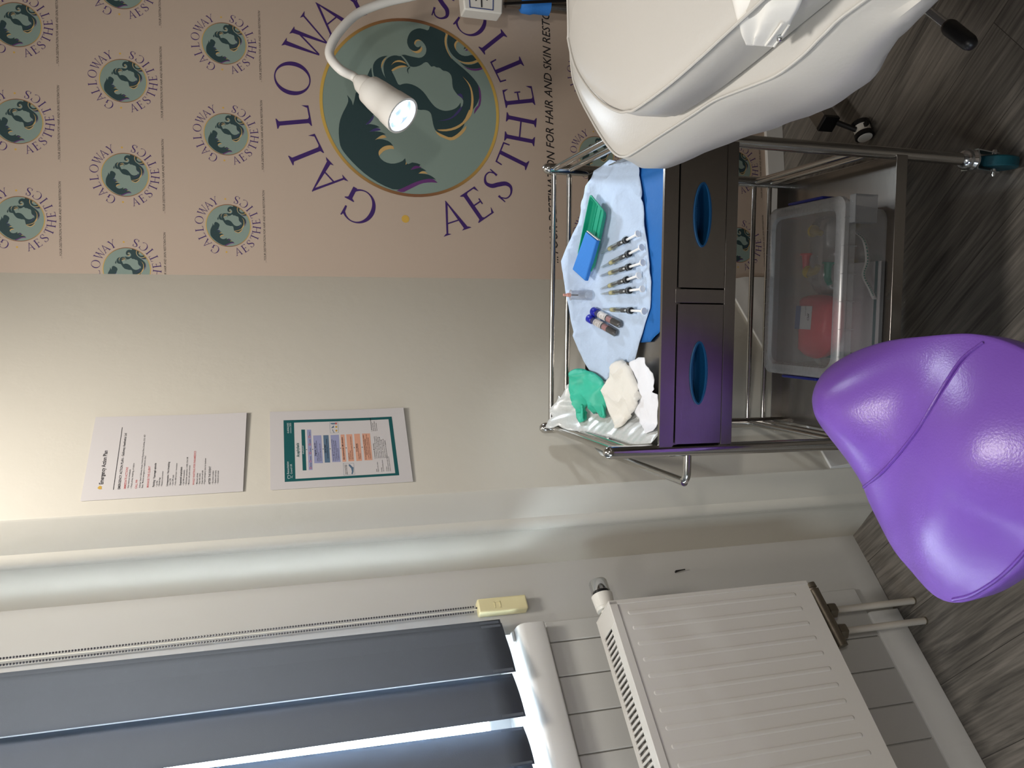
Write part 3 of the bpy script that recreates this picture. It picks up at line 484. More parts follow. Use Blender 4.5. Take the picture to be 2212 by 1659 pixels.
    L('If no improvement in Breathing or Circulation problems', 462, 1010, 428, 535, 1, bold=0.014); L('despite TWO doses of IM adrenaline:', 480, 925, 455, 610, 1, bold=0.014); L('• Confirm resuscitation team or ambulance has been called', 520, 1000, 485, 525, 1); L('• Follow REFRACTORY ANAPHYLAXIS ALGORITHM', 552, 1000, 520, 590, 1)
    for cx, cy, cc in ((738, 820, 0), (855, 815, 0), (1058, 806, 0), (1195, 802, 0), (1398, 790, 0), (70, 786, 1), (228, 780, 1), (380, 773, 1)): P([(cx-14, cy-3), (cx, cy-3), (cx, cy-12), (cx+12, cy), (cx, cy+12), (cx, cy+3), (cx-14, cy+3)], 0, 0.0042, cc)
    for y0, x0, rows in ((465, 575, ('1. Life-threatening problems', 'Airway, Breathing', 'Hoarse voice, stridor', 'Work of breathing')), (992, 640, ('2. Intramuscular (IM) adrenaline', 'Use adrenaline at 1 mg/mL (1:1000) concentration', 'Adult and child >12 years:  500 micrograms IM (0.5 mL)', 'Child 6-12 years:  300 micrograms IM (0.3 mL)', 'Child 6 months to 6 years:  150 micrograms IM', 'Child <6 months:  100-150 micrograms IM', 'The above doses are for IM injection only', 'Intravenous adrenaline for anaphylaxis')), (1250, 670, ('Airway', 'Hoarse voice, stridor', '', 'Breathing', 'work of breathing, wheeze', '', 'Circulation', 'Low blood pressure, signs of shock', 'confusion, reduced consciousness'))):
        for i, s in enumerate(rows):
            if s: w_ = min(len(s)*9.2, 430); L(s, x0+i*33, y0-i*1.5, x0+i*33-w_*0.06, y0-w_, 1, bold=0.01 if i == 0 else 0.003)
    for q, cc in (([(1180, 288), (1345, 282), (1360, 492), (1195, 500)], 0), ([(12, 1080), (215, 1078), (240, 1300), (22, 1318)], 1)):
        for i in range(4):
            u, v = Vector(q[i]), Vector(q[(i+1) % 4]); n_ = Vector((-(v-u).y, (v-u).x)).normalized()*3; P([u, v, v+n_, u+n_], 5, 0.0042, cc)
    P([(1200, 305), (1290, 300), (1292, 326), (1240, 330), (1205, 322)], 5, 0.0042); P([(1215, 395), (1262, 350), (1270, 390), (1232, 402)], 5, 0.0042); P([(1240, 420), (1262, 470), (1280, 490), (1262, 490), (1235, 440)], 5, 0.0042)
    for cx, cy, mi in ((1308, 312, 1), (1312, 378, 7), (1315, 450, 7)): P([(cx+20*math.cos(k*0.7854), cy+20*math.sin(k*0.7854)) for k in range(8)], mi, 0.0042)
    P([(120, 1098), (150, 1110), (195, 1160), (212, 1155), (210, 1250), (190, 1298), (172, 1290), (180, 1240), (165, 1180), (120, 1130)], 5, 0.0042, 1); L('Inject at anterolateral', 70, 1295, 55, 1110, 1); L('aspect of the thigh', 98, 1300, 84, 1110, 1)
notice('paper_notice', 'upper white paper notice of plain black and red text taped to the wall', [bz(174, 1084, CPW), bz(207, 902.4, CPW), bz(533, 894.7, CPW), bz(525, 1063, CPW)], cells_plan)
notice('paper_notice', 'lower white paper notice with a teal bordered flow chart taped to the wall', [bz(584, 1060, CPW), bz(583, 891, CPW), bz(871, 884, CPW), bz(892, 1042, CPW)], cells_chart)

# ------------------------------------------------------------------ window blind
CB = -1.690
bl = thing('vertical_blind', 'grey vertical fabric blind hanging closed across the window', 'blind', bp(0.2, CB, 1.03))
mb = MB(); bbox(mb, -0.88, 0.826, CB-0.02, CB+0.02, 2.18, 2.225); build('head_rail', mb, M['wplastic'], bl, bevel=0.003)
def vane(b1, b0, dc0, dc1, zb=1.057, curve=0.006, lean=0.0):       # right edge b1 at depth dc1, left edge b0 at depth dc0
    mb = MB(); n = 8
    def at(t, z): return bp(b1+(b0-b1)*t+lean*max(0, z-zb)/1.1, CB+dc1+(dc0-dc1)*t+curve*math.sin(math.pi*t), z)
    vs = [at(i/n, z) for z in (zb, zb+0.06, 2.17) for i in range(n+1)]; k = n+1
    mb.add(vs, [(r*k+i, r*k+i+1, (r+1)*k+i+1, (r+1)*k+i) for r in range(2) for i in range(n)]); o = build('vane', mb, M['blind'], bl, solid=0.0008)
    mb = MB(); p0, p1 = at(0.03, zb+0.004), at(0.97, zb+0.004); mb.box((0, 0, 0), (1, 1, 1), f=lambda x, y, z: p0.lerp(p1, x)+BN*((y-0.5)*0.003)+UP*(z*0.045)); build('hem_weight', mb, M['blind'], o, bevel=0.0006)
vane(0.8235, 0.715, -0.012, -0.018); vane(0.8105, 0.705, 0.004, -0.010); vane(0.7935, 0.6830, 0.020, -0.010)
vane(0.6930, 0.5865, 0.022, -0.012)
vane(0.5790, 0.495, 0.012, -0.014, lean=0.016)
for k in range(12): b1 = 0.5170-0.104*k; vane(b1, b1-0.124, 0.018, -0.016)
# beaded chain loop, cord and the holder they hang through
CC = CW+0.012
mb = MB(); P0 = hn(0, 1422.5, BN, CC); P1 = hn(1022, 1311, BN, CC); P0 = P0+(P0-P1)*0.06; Q1 = hn(1022, 1322, BN, CC); Q0 = hn(0, 1437, BN, CC); Q0 = Q0+(Q0-Q1)*0.06
pts = [P0.lerp(P1, i/1400) for i in range(1401)] + [P1+(Q1-P1)*t+UP*(-0.010*math.sin(math.pi*t)) for t in (0.3, 0.6)] + [Q1.lerp(Q0, i/1400) for i in range(1401)]
d = 0; last = None
for p in pts:
    if last is None or (p-last).length > 0.0056: mb.sphere(p, 0.0024, 4); last = p
build('bead_chain', mb, M['bead'], bl)
mb = MB(); a = hn(0, 1428.5, BN, CC); b_ = hn(1030, 1316.5, BN, CC); mb.tube([a+(a-b_)*0.06, b_], 0.0014, 8); build('pull_cord', mb, M['cord'], bl)
hd = thing('cord_holder', 'cream plastic cord holder fixed to the wall beside the blind', 'cord holder', bp(0.868, CW, 0.98))
b0, b1, z0, z1 = 0.848, 0.884, 0.980, 1.098
mb = MB(); bbox(mb, b0, b1, CW, CW+0.026, z0, z1); build('holder_body', mb, M['cream'], hd, bevel=0.004)
mb = MB()
for e in (1.045, 1.058): bbox(mb, b0+0.008, b1-0.012, CW+0.0255, CW+0.027, e, e+0.002)
bbox(mb, b0+0.008, b0+0.010, CW+0.0255, CW+0.027, 1.045, 1.06); bbox(mb, b1-0.014, b1-0.012, CW+0.0255, CW+0.027, 1.045, 1.06); build('clip', mb, M['cream'], hd)
# small bracket left on the sill
mb = MB(); bbox(mb, 0.776, 0.802, CW-0.012, CW+0.012, 1.023, 1.030); single('bracket', mb, M['gloss'], 'small white painted block on the sill end under the blind', 'bracket', bevel=0.002)
# black wall plug mark
mb = MB(); p = hn(1459, 1236, BN, CW); q = hn(1478, 1232.5, BN, CW); mb.tube([p-BN*0.004, p+BN*0.005, p.lerp(q, 0.5)+BN*0.006, q+BN*0.006], [0.0022, 0.0026, 0.0014, 0.0013], 8); single('wall_hook', mb, M['black'], 'tiny black hook in the white wall right of the radiator', 'hook', base=p)

# ------------------------------------------------------------------ radiator
RF, RB, RZ0, RZ1, RR, RL = -1.590, -1.690, 0.330, 0.836, 0.779, -0.42
rd = thing('radiator', 'white panel radiator with vertical ribs on the wall under the window', 'radiator', bp(0.3, -1.64, RZ0))
mb = MB()
hs = 0.010
def flute_b(k): return 0.7495-0.03625*k
NF = 33
bbox(mb, RL, RR, RF-0.012, RF, RZ0, RZ1)
for k in range(NF):
    bc = flute_b(k)
    if bc < RL+0.02: break
    ring = []
    for (w_, o) in ((0.0052, 0.0), (0.0045, 0.0005), (0.0032, 0.0009), (0.0016, 0.0010)):
        pts = [(bc+w_*math.cos(a), (0.796 if i < 9 else 0.378)+w_*math.sin(a)) for i, a in enumerate([math.pi*j/8 for j in range(9)]+[math.pi+math.pi*j/8 for j in range(9)])]
        ring.append([bp(b, RF+o, z) for b, z in pts])
    mb.loft(ring, 0, True)
build('front_panel', mb, M['rad'], rd, smooth=40)
mb = MB(); bbox(mb, RL, RR-0.001, RB, RB+0.012, RZ0, RZ1-0.004); build('rear_panel', mb, M['rad'], rd, bevel=0.003)
mb = MB(); bbox(mb, RR-0.001, RR+0.0025, RB, RF+0.001, RZ0-0.001, RZ1+0.003); bbox(mb, RR-0.008, RR+0.0025, RF, RF+0.0025, RZ0-0.001, RZ1+0.003); build('side_panel', mb, M['rad'], rd, bevel=0.0015)
mb = MB(); zt = RZ1+0.002
bbox(mb, RL, RR, RF-0.028, RF+0.002, zt-0.004, zt); bbox(mb, RL, RR, RB, RB+0.018, zt-0.004, zt); bbox(mb, RR-0.0481, RR-0.0006, RB+0.0004, RF-0.0004, zt-0.0037, zt+0.0004)
bbox(mb, RL, RR, RF+0.0005, RF+0.0025, zt-0.018, zt); b = RR-0.048
while b > RL+0.03:
    mb.hexa([bp(b-0.0126, RB+0.016, zt-0.004), bp(b-0.0070, RB+0.016, zt-0.004), bp(b-0.0070, RF-0.026, zt-0.004), bp(b-0.0126, RF-0.026, zt-0.004), bp(b-0.0126, RB+0.016, zt), bp(b-0.0070, RB+0.016, zt), bp(b-0.0070, RF-0.026, zt), bp(b-0.0126, RF-0.026, zt)])
    b -= 0.0126
build('top_grille', mb, M['rad'], rd, bevel=0.0008)
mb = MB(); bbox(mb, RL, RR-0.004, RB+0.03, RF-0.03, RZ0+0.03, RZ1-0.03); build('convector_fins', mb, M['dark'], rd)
tv = MB(); A0 = bp(RR+0.002, -1.645, 0.825); A1 = A0+BD*1.0
tv.lathe(A0, A1, [(0, 0.0125), (0.005, 0.0125), (0.005, 0.0215), (0.009, 0.0222), (0.0095, 0.0212), (0.012, 0.0212), (0.0125, 0.0225), (0.030, 0.0238), (0.043, 0.0250), (0.0435, 0.0225)], 28); body = build('thermostat_valve', tv, M['wplastic'], rd, smooth=50)
mb = MB(); mb.lathe(A0+BD*0.0425, A1, [(0, 0.0195), (0.010, 0.0195)], 24); build('dial', mb, M['black'], body)
mb = MB(); mb.lathe(A0+BD*0.050, A1, [(0, 0.0205), (0.001, 0.0225), (0.026, 0.0218), (0.030, 0.0195), (0.0305, 0.0185), (0.0305, 0.0)], 28); build('chrome_knob', mb, M['chrome'], body, smooth=40)
# valve block and pipes below
PB = (0.7315, 0.677); PC = -1.662
mb = MB(); zc = 0.268
mb.tube([bp(0.782, PC+0.012, zc+0.012), bp(0.765, PC+0.010, zc+0.008), bp(0.64, PC, zc-0.004)], [0.017, 0.0150, 0.0155], 16)
mb.lathe(bp(0.800, PC+0.013, zc+0.013), bp(0.640, PC, zc), [(0, 0.0145), (0.012, 0.0155), (0.013, 0.013), (0.018, 0.0125)], 16)
for b in PB:
    mb.lathe(bp(b, PC, zc+0.065), bp(b, PC, 0), [(0, 0.012), (0.055, 0.012), (0.056, 0.0135), (0.078, 0.0145)], 16); mb.lathe(bp(b, PC, zc-0.010), bp(b, PC, 0), [(0, 0.0), (0, 0.0185), (0.005, 0.0195), (0.018, 0.0195), (0.022, 0.017), (0.022, 0.0)], 6)
build('brass_valve_block', mb, M['brass'], rd, smooth=30)
for b in PB:
    mb = MB(); mb.tube([bp(b, PC, zc-0.025), bp(b, PC, 0.0)], 0.0082, 16); mb.lathe(bp(b, PC, 0.004), bp(b, PC, 0), [(0, 0.0095), (0.004, 0.0098)], 16, 1); build('pipe', mb, [M['pipe'], M['brass']], rd)

# ------------------------------------------------------------------ steel trolley
YT, TT = -0.07717, 0.0126
TX = Vector((math.cos(YT)*math.cos(TT), math.sin(YT), -math.sin(TT))).normalized(); TZ = Vector((math.sin(TT), 0, math.cos(TT))); TZ = (TZ-TX*TZ.dot(TX)).normalized(); TY = TZ.cross(TX)
TO = Vector((0.4457-0.161*math.sin(TT), 1.391, 0.0))
TM = Matrix(((TX.x, TY.x, TZ.x, TO.x), (TX.y, TY.y, TZ.y, TO.y), (TX.z, TY.z, TZ.z, TO.z), (0, 0, 0, 1)))
TMI = TM.inverted(); OC = TMI @ CAM; TR3 = TMI.to_3x3()
def tz(x, y, z): r = TR3 @ I(x, y); return OC + r*((z-OC.z)/r.z)
def soft(t, w): return w*math.log(1+math.exp(max(-40, min(40, t/w))))
def surf(y): return 0.805+0.25*soft(y-0.15, 0.012)+1.2*soft(y-0.302, 0.016)       # drape rising towards the back rail
def hit(x, y, dz=0.0):
    r = TR3 @ I(x, y); k0, k1 = 0.5, 3.0
    for _ in range(50):
        k = (k0+k1)/2; P = OC+r*k
        if P.z > surf(P.y)+dz: k0 = k
        else: k1 = k
    return OC+r*k0
tr = thing('trolley', 'stainless steel trolley with two drawers and a lower shelf between couch and radiator', 'trolley', mtx=TM)
def tpart(name, mb, m, par=None, **kw): mb.v = [TM @ v for v in mb.v]; return build(name, mb, m, par or tr, **kw)
XL, YB = -0.590, 0.380
for x, y in ((0, 0), (XL, 0), (XL, YB), (0, YB)):
    mb = MB(); mb.lathe((x, y, 0.155), (x, y, 1), [(0, 0.0125), (0.772, 0.0125), (0.776, 0.0128), (0.783, 0.0105), (0.788, 0.006), (0.7895, 0.0)], 24); tpart('post', mb, M['steel'], smooth=40)
mb = MB(); x0, x1, y0, y1 = XL+0.008, -0.008, -0.006, YB-0.004
mb.box((x0, y0, 0.796), (x1, y1, 0.800))
mb.box((x0, y0-0.006, 0.809), (x1, y0, 0.836)); mb.box((x0, y0, 0.796), (x1, y0+0.0015, 0.836)); mb.box((x0, y1-0.002, 0.796), (x1, y1, 0.836)); mb.box((x0, y0, 0.796), (x0+0.002, y1, 0.836)); mb.box((x1-0.002, y0, 0.796), (x1, y1, 0.836))
tpart('tray_top', mb, M['brushed'], bevel=0.001)
for z in (0.917, 0.880):
    mb = MB(); mb.tube([(XL, YB, z), (0, YB, z)], 0.0062, 14); tpart('rail', mb, M['steel'])
    for x in (XL, 0): mb = MB(); mb.tube([(x, YB, z), (x, 0.0, z)], 0.0066, 14); tpart('rail', mb, M['steel'])
for z in (0.400, 0.357):
    mb = MB(); mb.tube([(XL, YB, z), (0, YB, z)], 0.0062, 14); tpart('rail', mb, M['steel'])
    for x in (XL, 0): mb = MB(); mb.tube([(x, YB, z), (x, 0.0, z)], 0.0066, 14); tpart('rail', mb, M['steel'])
mb = MB()
mb.box((XL+0.010, -0.004, 0.682), (-0.004, -0.012, 0.706)); mb.box((XL+0.010, -0.004, 0.806), (-0.004, -0.0115, 0.8095)); mb.box((-0.309, -0.004, 0.706), (-0.283, -0.012, 0.809))
mb.box((XL+0.010, -0.003, 0.682), (-0.004, YB-0.01, 0.685)); mb.box((XL+0.010, 0.0, 0.682), (XL+0.012, YB-0.01, 0.80)); mb.box((-0.006, 0.0, 0.682), (-0.004, YB-0.01, 0.80)); mb.box((XL+0.010, YB-0.014, 0.682), (-0.004, YB-0.012, 0.80)); mb.box((-0.299, 0.0, 0.685), (-0.293, YB-0.02, 0.796))
tpart('drawer_case', mb, M['brushed'], bevel=0.0008)
for x0, x1, cx in ((-0.5765, -0.3115, -0.4415), (-0.2805, -0.0095, -0.1445)):
    a, b_, c_ = 0.0570, 0.0155, 0.7585
    # front sheet with a spindle-shaped opening
    mb = MB(); n = 48; hole = [(cx+a*math.cos(6.28318*k/n), c_+b_*math.sin(6.28318*k/n)*(abs(math.sin(6.28318*k/n))**0.12)) for k in range(n)]
    def rim(k):
        ang = 6.28318*k/n; dx, dz = math.cos(ang), math.sin(ang); X0, X1, Z0, Z1 = x0-cx, x1-cx, 0.7085-c_, 0.8045-c_
        s = min((X1 if dx > 0 else X0)/dx if abs(dx) > 1e-9 else 9, (Z1 if dz > 0 else Z0)/dz if abs(dz) > 1e-9 else 9); return (cx+dx*s, c_+dz*s)
    out = [rim(k) for k in range(n)]
    corners = [(x1, 0.8045), (x0, 0.8045), (x0, 0.7085), (x1, 0.7085)]
    for q in corners: k = min(range(n), key=lambda i: (out[i][0]-q[0])**2+(out[i][1]-q[1])**2); out[k] = q
    Y0, Y1 = -0.0145, -0.0125
    mb.loft([[(x, Y0, z) for x, z in hole], [(x, Y0, z) for x, z in out], [(x, Y1, z) for x, z in out], [(x, Y1, z) for x, z in hole]], 0, False, True)
    dr = tpart('drawer', mb, M['brushed'], smooth=30)
    mb = MB(); mb.box((x0+0.008, 0.012, 0.712), (x1-0.008, YB-0.04, 0.714)); mb.box((x0+0.008, YB-0.042, 0.712), (x1-0.008, YB-0.04, 0.79)); tpart('drawer_box', mb, M['brushed'], dr)
    mb = MB(); H = lambda s, y, sc: [(cx+(x-cx)*s, y, c_+(z-c_)*sc) for x, z in hole]
    mb.loft([H(1.065, -0.0142, 1.20), H(1.06, -0.0178, 1.17), H(1.0, -0.0178, 0.96), H(0.97, -0.010, 0.9), H(0.93, 0.012, 0.82), H(0.85, 0.016, 0.7)], 0, False); last = H(0.85, 0.016, 0.7); mb.add(last, [tuple(range(n))])
    for k in range(9): xx = cx-0.012+k*0.003; mb.box((xx, -0.0182, c_+0.0125), (xx+0.0012, -0.0165, c_+0.0165))
    tpart('drawer_handle', mb, M['hblue'], dr, smooth=40)
mb = MB(); mb.box((XL+0.006, -0.010, 0.300), (-0.004, YB, 0.304)); mb.box((XL+0.006, -0.0135, 0.297), (-0.004, -0.010, 0.323)); mb.box((XL+0.006, YB-0.002, 0.300), (-0.004, YB, 0.335)); mb.box((XL+0.006, -0.010, 0.300), (XL+0.008, YB, 0.330)); mb.box((-0.006, -0.010, 0.300), (-0.004, YB, 0.330)); tpart('lower_shelf', mb, M['brushed'], bevel=0.001)
mb = MB(); mb.tube(spline([(XL, 0, 0.770), (XL-0.030, 0.0, 0.770), (XL-0.052, 0.002, 0.770), (XL-0.063, 0.012, 0.771), (XL-0.064, 0.035, 0.772), (XL-0.064, 0.345, 0.772), (XL-0.063, 0.367, 0.772), (XL-0.052, 0.378, 0.772), (XL-0.030, YB, 0.772), (XL, YB, 0.772)], 5), 0.0082, 16); tpart('push_handle', mb, M['steel'], smooth=60)
for (x, y), ang in (((0, 0), math.pi-0.04), ((XL, 0), -0.7), ((XL, YB), 0.4), ((0, YB), 1.0)):
    dirv = Vector((math.sin(ang), -math.cos(ang), 0)); ax = Vector((dirv.y, -dirv.x, 0)); R_ = 0.047; wc = Vector((x, y, R_+0.002))+dirv*0.016
    mb = MB(); mb.lathe((x, y, 0.160), (x, y, 0), [(0, 0.006), (0.006, 0.009), (0.010, 0.0165), (0.018, 0.0215), (0.024, 0.0215), (0.028, 0.018), (0.034, 0.0215), (0.040, 0.0205)], 24)
    for s in (-1, 1):
        p = [Vector((x, y, 0.124))+ax*s*0.0185+dirv*e for e in (-0.016, 0.022)]+[wc+ax*s*0.0185+dirv*e+UP*g for e, g in ((0.010, -0.008), (-0.008, -0.008))]
        mb.prism(p, ax*(s*0.0022))
    mb.prism([Vector((x, y, 0.126))+ax*u+dirv*e for u, e in ((-0.0205, -0.018), (0.0205, -0.018), (0.0205, 0.024), (-0.0205, 0.024))], (0, 0, -0.003))
    mb.lathe(wc-ax*0.028, wc, [(0, 0.0), (0, 0.0045), (0.004, 0.0055), (0.052, 0.0055), (0.056, 0.0045), (0.056, 0.0)], 12)
    fk = tpart('caster', mb, M['zinc'], smooth=35)
    mb = MB(); mb.lathe(wc-ax*0.0145, wc, [(0.003, 0.012), (0.003, 0.040), (0.0035, R_-0.002), (0.006, R_), (0.023, R_), (0.0255, R_-0.002), (0.026, 0.040), (0.026, 0.012)], 40); tpart('wheel', mb, M['teal'], fk, smooth=30)

# ------------------------------------------------------------------ on the trolley's top
def q4(cx, cy): return (1150+cx/2.127, 280+cy/2.127)
def qD(cx, cy): return (1200+cx/7.54, 400+cy/7.54)
def qE(cx, cy): return (1200+cx/7.54, 600+cy/7.54)
def qG(cx, cy): return (1180+cx/7.542, 780+cy/7.542)
def wr(x, y, amp=1.0): return amp*(0.0030*nz(x*22, y*22, 1.3)+0.0016*nz(x*60, y*60, 4.1))
under = [(0.0, 0.245), (-0.006, 0.03), (-0.02, 0.006), (-0.10, 0.004), (-0.18, 0.006), (-0.235, 0.010), (-0.30, 0.020), (-0.355, 0.045), (-0.385, 0.10), (-0.39, 0.20), (-0.30, 0.30), (-0.10, 0.30)]
mb = cloth(under, lambda x, y, d: 0.8025+0.3*max(0, y-0.16)*0.7+0.002*nz(x*14, y*14)+0.004*abs(nz(x*9, y*30)), 0.012, TM); single('drape_underside_reflection', mb, M['sheet'], 'mid blue layer standing for the pale drape underside and its reflection in the tray front', 'drape', solid=0.0006)  # blue layer paints the drape's underside and its reflection in the steel
outl = [hit(*q4(*p)) for p in ((362, 138), (290, 190), (258, 260), (235, 330), (215, 430), (200, 460), (160, 540), (138, 605), (150, 700), (165, 780), (180, 880), (205, 980), (240, 1060), (280, 1120), (340, 1160), (400, 1060), (470, 1075), (495, 980), (520, 900), (545, 820), (553, 700), (540, 600), (522, 440), (510, 300), (495, 210))]+[Vector((-0.012, 0.15, 0)), Vector((-0.008, 0.22, 0))]
mb = cloth([(p.x, p.y) for p in outl], lambda x, y, d: surf(y)+0.0016+max(0, wr(x, y, 0.8))+0.007*max(0, nz(x*16+3, y*9))*(1 if x > -0.12 else 0.35)+0.0045*max(0, 1-7*abs(nz(x*11+7, y*13+2)))*(1.0 if x > -0.13 or x < -0.36 else 0.25), 0.008, TM); single('surgical_drape', mb, M['drape'], 'crumpled pale blue tissue drape spread across the tray under the syringes', 'drape', solid=0.0007)
def on(P, d=0.0): return TM @ (P+Vector((0, 0, d)))
# green instrument tray propped at the back, a blue foam block leaning in it
gp = [hit(*qD(*p), 0.027) for p in ((560, 140), (790, 420), (575, 1430))]; o_, u_, v_ = gp[1], gp[0]-gp[1], gp[2]-gp[1]; n_ = u_.cross(v_).normalized(); n_ = n_ if n_.z > 0 else -n_
def rr(sx, sy, dn, k=6, rad=0.16):
    out = []
    for cx, cy, a0 in ((1, 1, 0), (0, 1, 90), (0, 0, 180), (1, 0, 270)):
        for j in range(k+1):
            a = math.radians(a0+90*j/k); x = (cx-0.5)*(1-2*rad*0.6)+rad*0.6*math.cos(a); y = (cy-0.5)*(1-2*rad*0.4)+rad*0.4*math.sin(a); out.append(TM @ (o_+u_*(0.5+x*sx)+v_*(0.5+y*sy)+n_*dn))
    return out
mb = MB(); mb.loft([rr(0.80, 0.88, -0.0125), rr(0.84, 0.90, -0.0125), rr(0.95, 0.965, -0.003), rr(1.0, 1.0, -0.003), rr(1.0, 1.0, 0.0), rr(0.93, 0.955, 0.0), rr(0.91, 0.94, -0.002), rr(0.80, 0.88, -0.0095)], 0, False)
mb.add(rr(0.80, 0.88, -0.0095), [tuple(range(28))]); mb.add(rr(0.80, 0.88, -0.0125), [tuple(range(28))])
for e in (0.36, 0.62): p_ = [TM @ (o_+u_*(e+a*0.03)+v_*(0.08+0.84*b)+n_*(-0.0094+c)) for a, b, c in ((0, 0, 0), (1, 0, 0), (1, 1, 0), (0, 1, 0), (0.2, 0, 0.0012), (0.8, 0, 0.0012), (0.8, 1, 0.0012), (0.2, 1, 0.0012))]; mb.hexa(p_)
gt = single('instrument_tray', mb, M['green'], 'shallow green plastic instrument tray lying on the pale blue drape', 'tray', smooth=50)
bp3 = [hit(*qD(*p), d) for p, d in (((487, 757), 0.040), ((668, 902), 0.038), ((478, 1560), 0.034), ((270, 1370), 0.036))]; nb = (bp3[1]-bp3[0]).cross(bp3[3]-bp3[0]).normalized(); nb = nb if nb.z > 0 else -nb
fb = thing('foam_block', 'bright blue rectangular foam block leaning in the green tray', 'block', TM @ (sum(bp3, Vector())/4))
mb = MB(); mb.hexa([TM @ (p-nb*0.011) for p in bp3]+[TM @ p for p in bp3]); build('foam', mb, M['block'], fb, bevel=0.002)
mb = MB(); e0, e1 = bp3[0], bp3[1]; out_ = (e0-bp3[3]).normalized(); mb.hexa([TM @ p for p in (e0-nb*0.010+out_*0.001, e1-nb*0.010+out_*0.001, e1-nb*0.010+out_*0.003, e0-nb*0.010+out_*0.003, e0-nb*0.003+out_*0.001, e1-nb*0.003+out_*0.001, e1-nb*0.003+out_*0.003, e0-nb*0.003+out_*0.003)]); build('pale_backing', mb, M['paper'], fb)
# six syringes: one is built, five are copies
def syr_parts(root):
    A, B = Vector((0, 0, 0)), Vector((1, 0, 0))       # needle cap tip at x = 0, thumb pad at x = 0.131
    mb = MB(); mb.lathe(A, B, [(0, 0.0), (0, 0.0022), (0.003, 0.0026), (0.022, 0.0032), (0.0225, 0.0036), (0.0255, 0.0036), (0.0255, 0.0)], 14); build('needle_cap', mb, M['plastic'], root, local=True)
    mb = MB(); mb.lathe(A, B, [(0.0255, 0.0022), (0.029, 0.0026), (0.030, 0.0054), (0.091, 0.0054)], 18, 0, False); mb.lathe(A, B, [(0.0905, 0.0054), (0.0905, 0.0095), (0.0920, 0.0095), (0.0920, 0.0054)], 18, 0, False); br_ = build('barrel', mb, M['plastic'], root, local=True)
    mb = MB()
    for k in range(12): mb.lathe(A, B, [(0.036+0.0042*k, 0.00548), (0.0364+0.0042*k, 0.00548)], 18, 0, False)
    for v in range(len(mb.f)-1, -1, -1):
        c = sum((mb.v[i] for i in mb.f[v]), Vector())/len(mb.f[v])
        if c.y < 0.0 or c.z < 0.0: del mb.f[v], mb.mi[v]
    build('scale_marks', mb, M['ink'], br_, local=True)
    mb = MB(); mb.lathe(A, B, [(0.0295, 0.0018), (0.031, 0.0046), (0.040, 0.0046)], 14); build('fluid', mb, M['fluid'], br_, local=True)
    mb = MB(); mb.lathe(A, B, [(0.038, 0.0), (0.038, 0.0016), (0.063, 0.0016), (0.063, 0.0047), (0.072, 0.0047), (0.072, 0.0)], 16); build('stopper', mb, M['ink'], root, local=True)
    mb = MB(); mb.lathe(A, B, [(0.072, 0.0018), (0.083, 0.0018), (0.083, 0.0026), (0.127, 0.0026), (0.1275, 0.0072), (0.1295, 0.0072), (0.1300, 0.0065)], 18); build('plunger', mb, M['wplunger'], root, local=True)
    mb = MB(); mb.lathe(A, B, [(0.0840, 0.0030), (0.0840, 0.0070), (0.0925, 0.0070), (0.0925, 0.0030)], 18, 0, False); build('black_collar', mb, M['black'], root, local=True)
SY = [(qD(740, 1110), qD(1350, 790)), (qD(750, 1340), qD(1410, 1010)), (qD(730, 1480), qD(1430, 1260)), (qE(740, 180), qE(1365, -40)), (qE(745, 265), qE(1425, 180)), (qE(760, 512), qE(1450, 545))]
SL = ['syringe nearest the couch, first of the six in the row on the drape', 'second syringe from the couch in the row on the drape', 'third syringe from the couch in the row on the drape', 'fourth syringe from the couch, tilted close to the fifth', 'fifth syringe from the couch, lying left of the closely set four', 'lone syringe at the left end of the row, beside the blue capped tubes']
first = None
for (p0, p1), lab in zip(SY, SL):
    a = on(hit(*p0, 0.010)); b_ = on(hit(*p1, 0.0115)); d = b_-a; ln = d.length; d.normalize(); s = ln/0.1305; y_ = UP.cross(d).normalized(); z_ = d.cross(y_)
    W = Matrix(((d.x*s, y_.x, z_.x, a.x), (d.y*s, y_.y, z_.y, a.y), (d.z*s, y_.z, z_.z, a.z), (0, 0, 0, 1)))
    if first is None:
        first = thing('syringe', lab, 'syringe', mtx=W, group='syringes laid out on the drape'); LINV[first.name] = Matrix(); syr_parts(first)
    else: copy_tree(first, W, lab, 'syringes laid out on the drape')
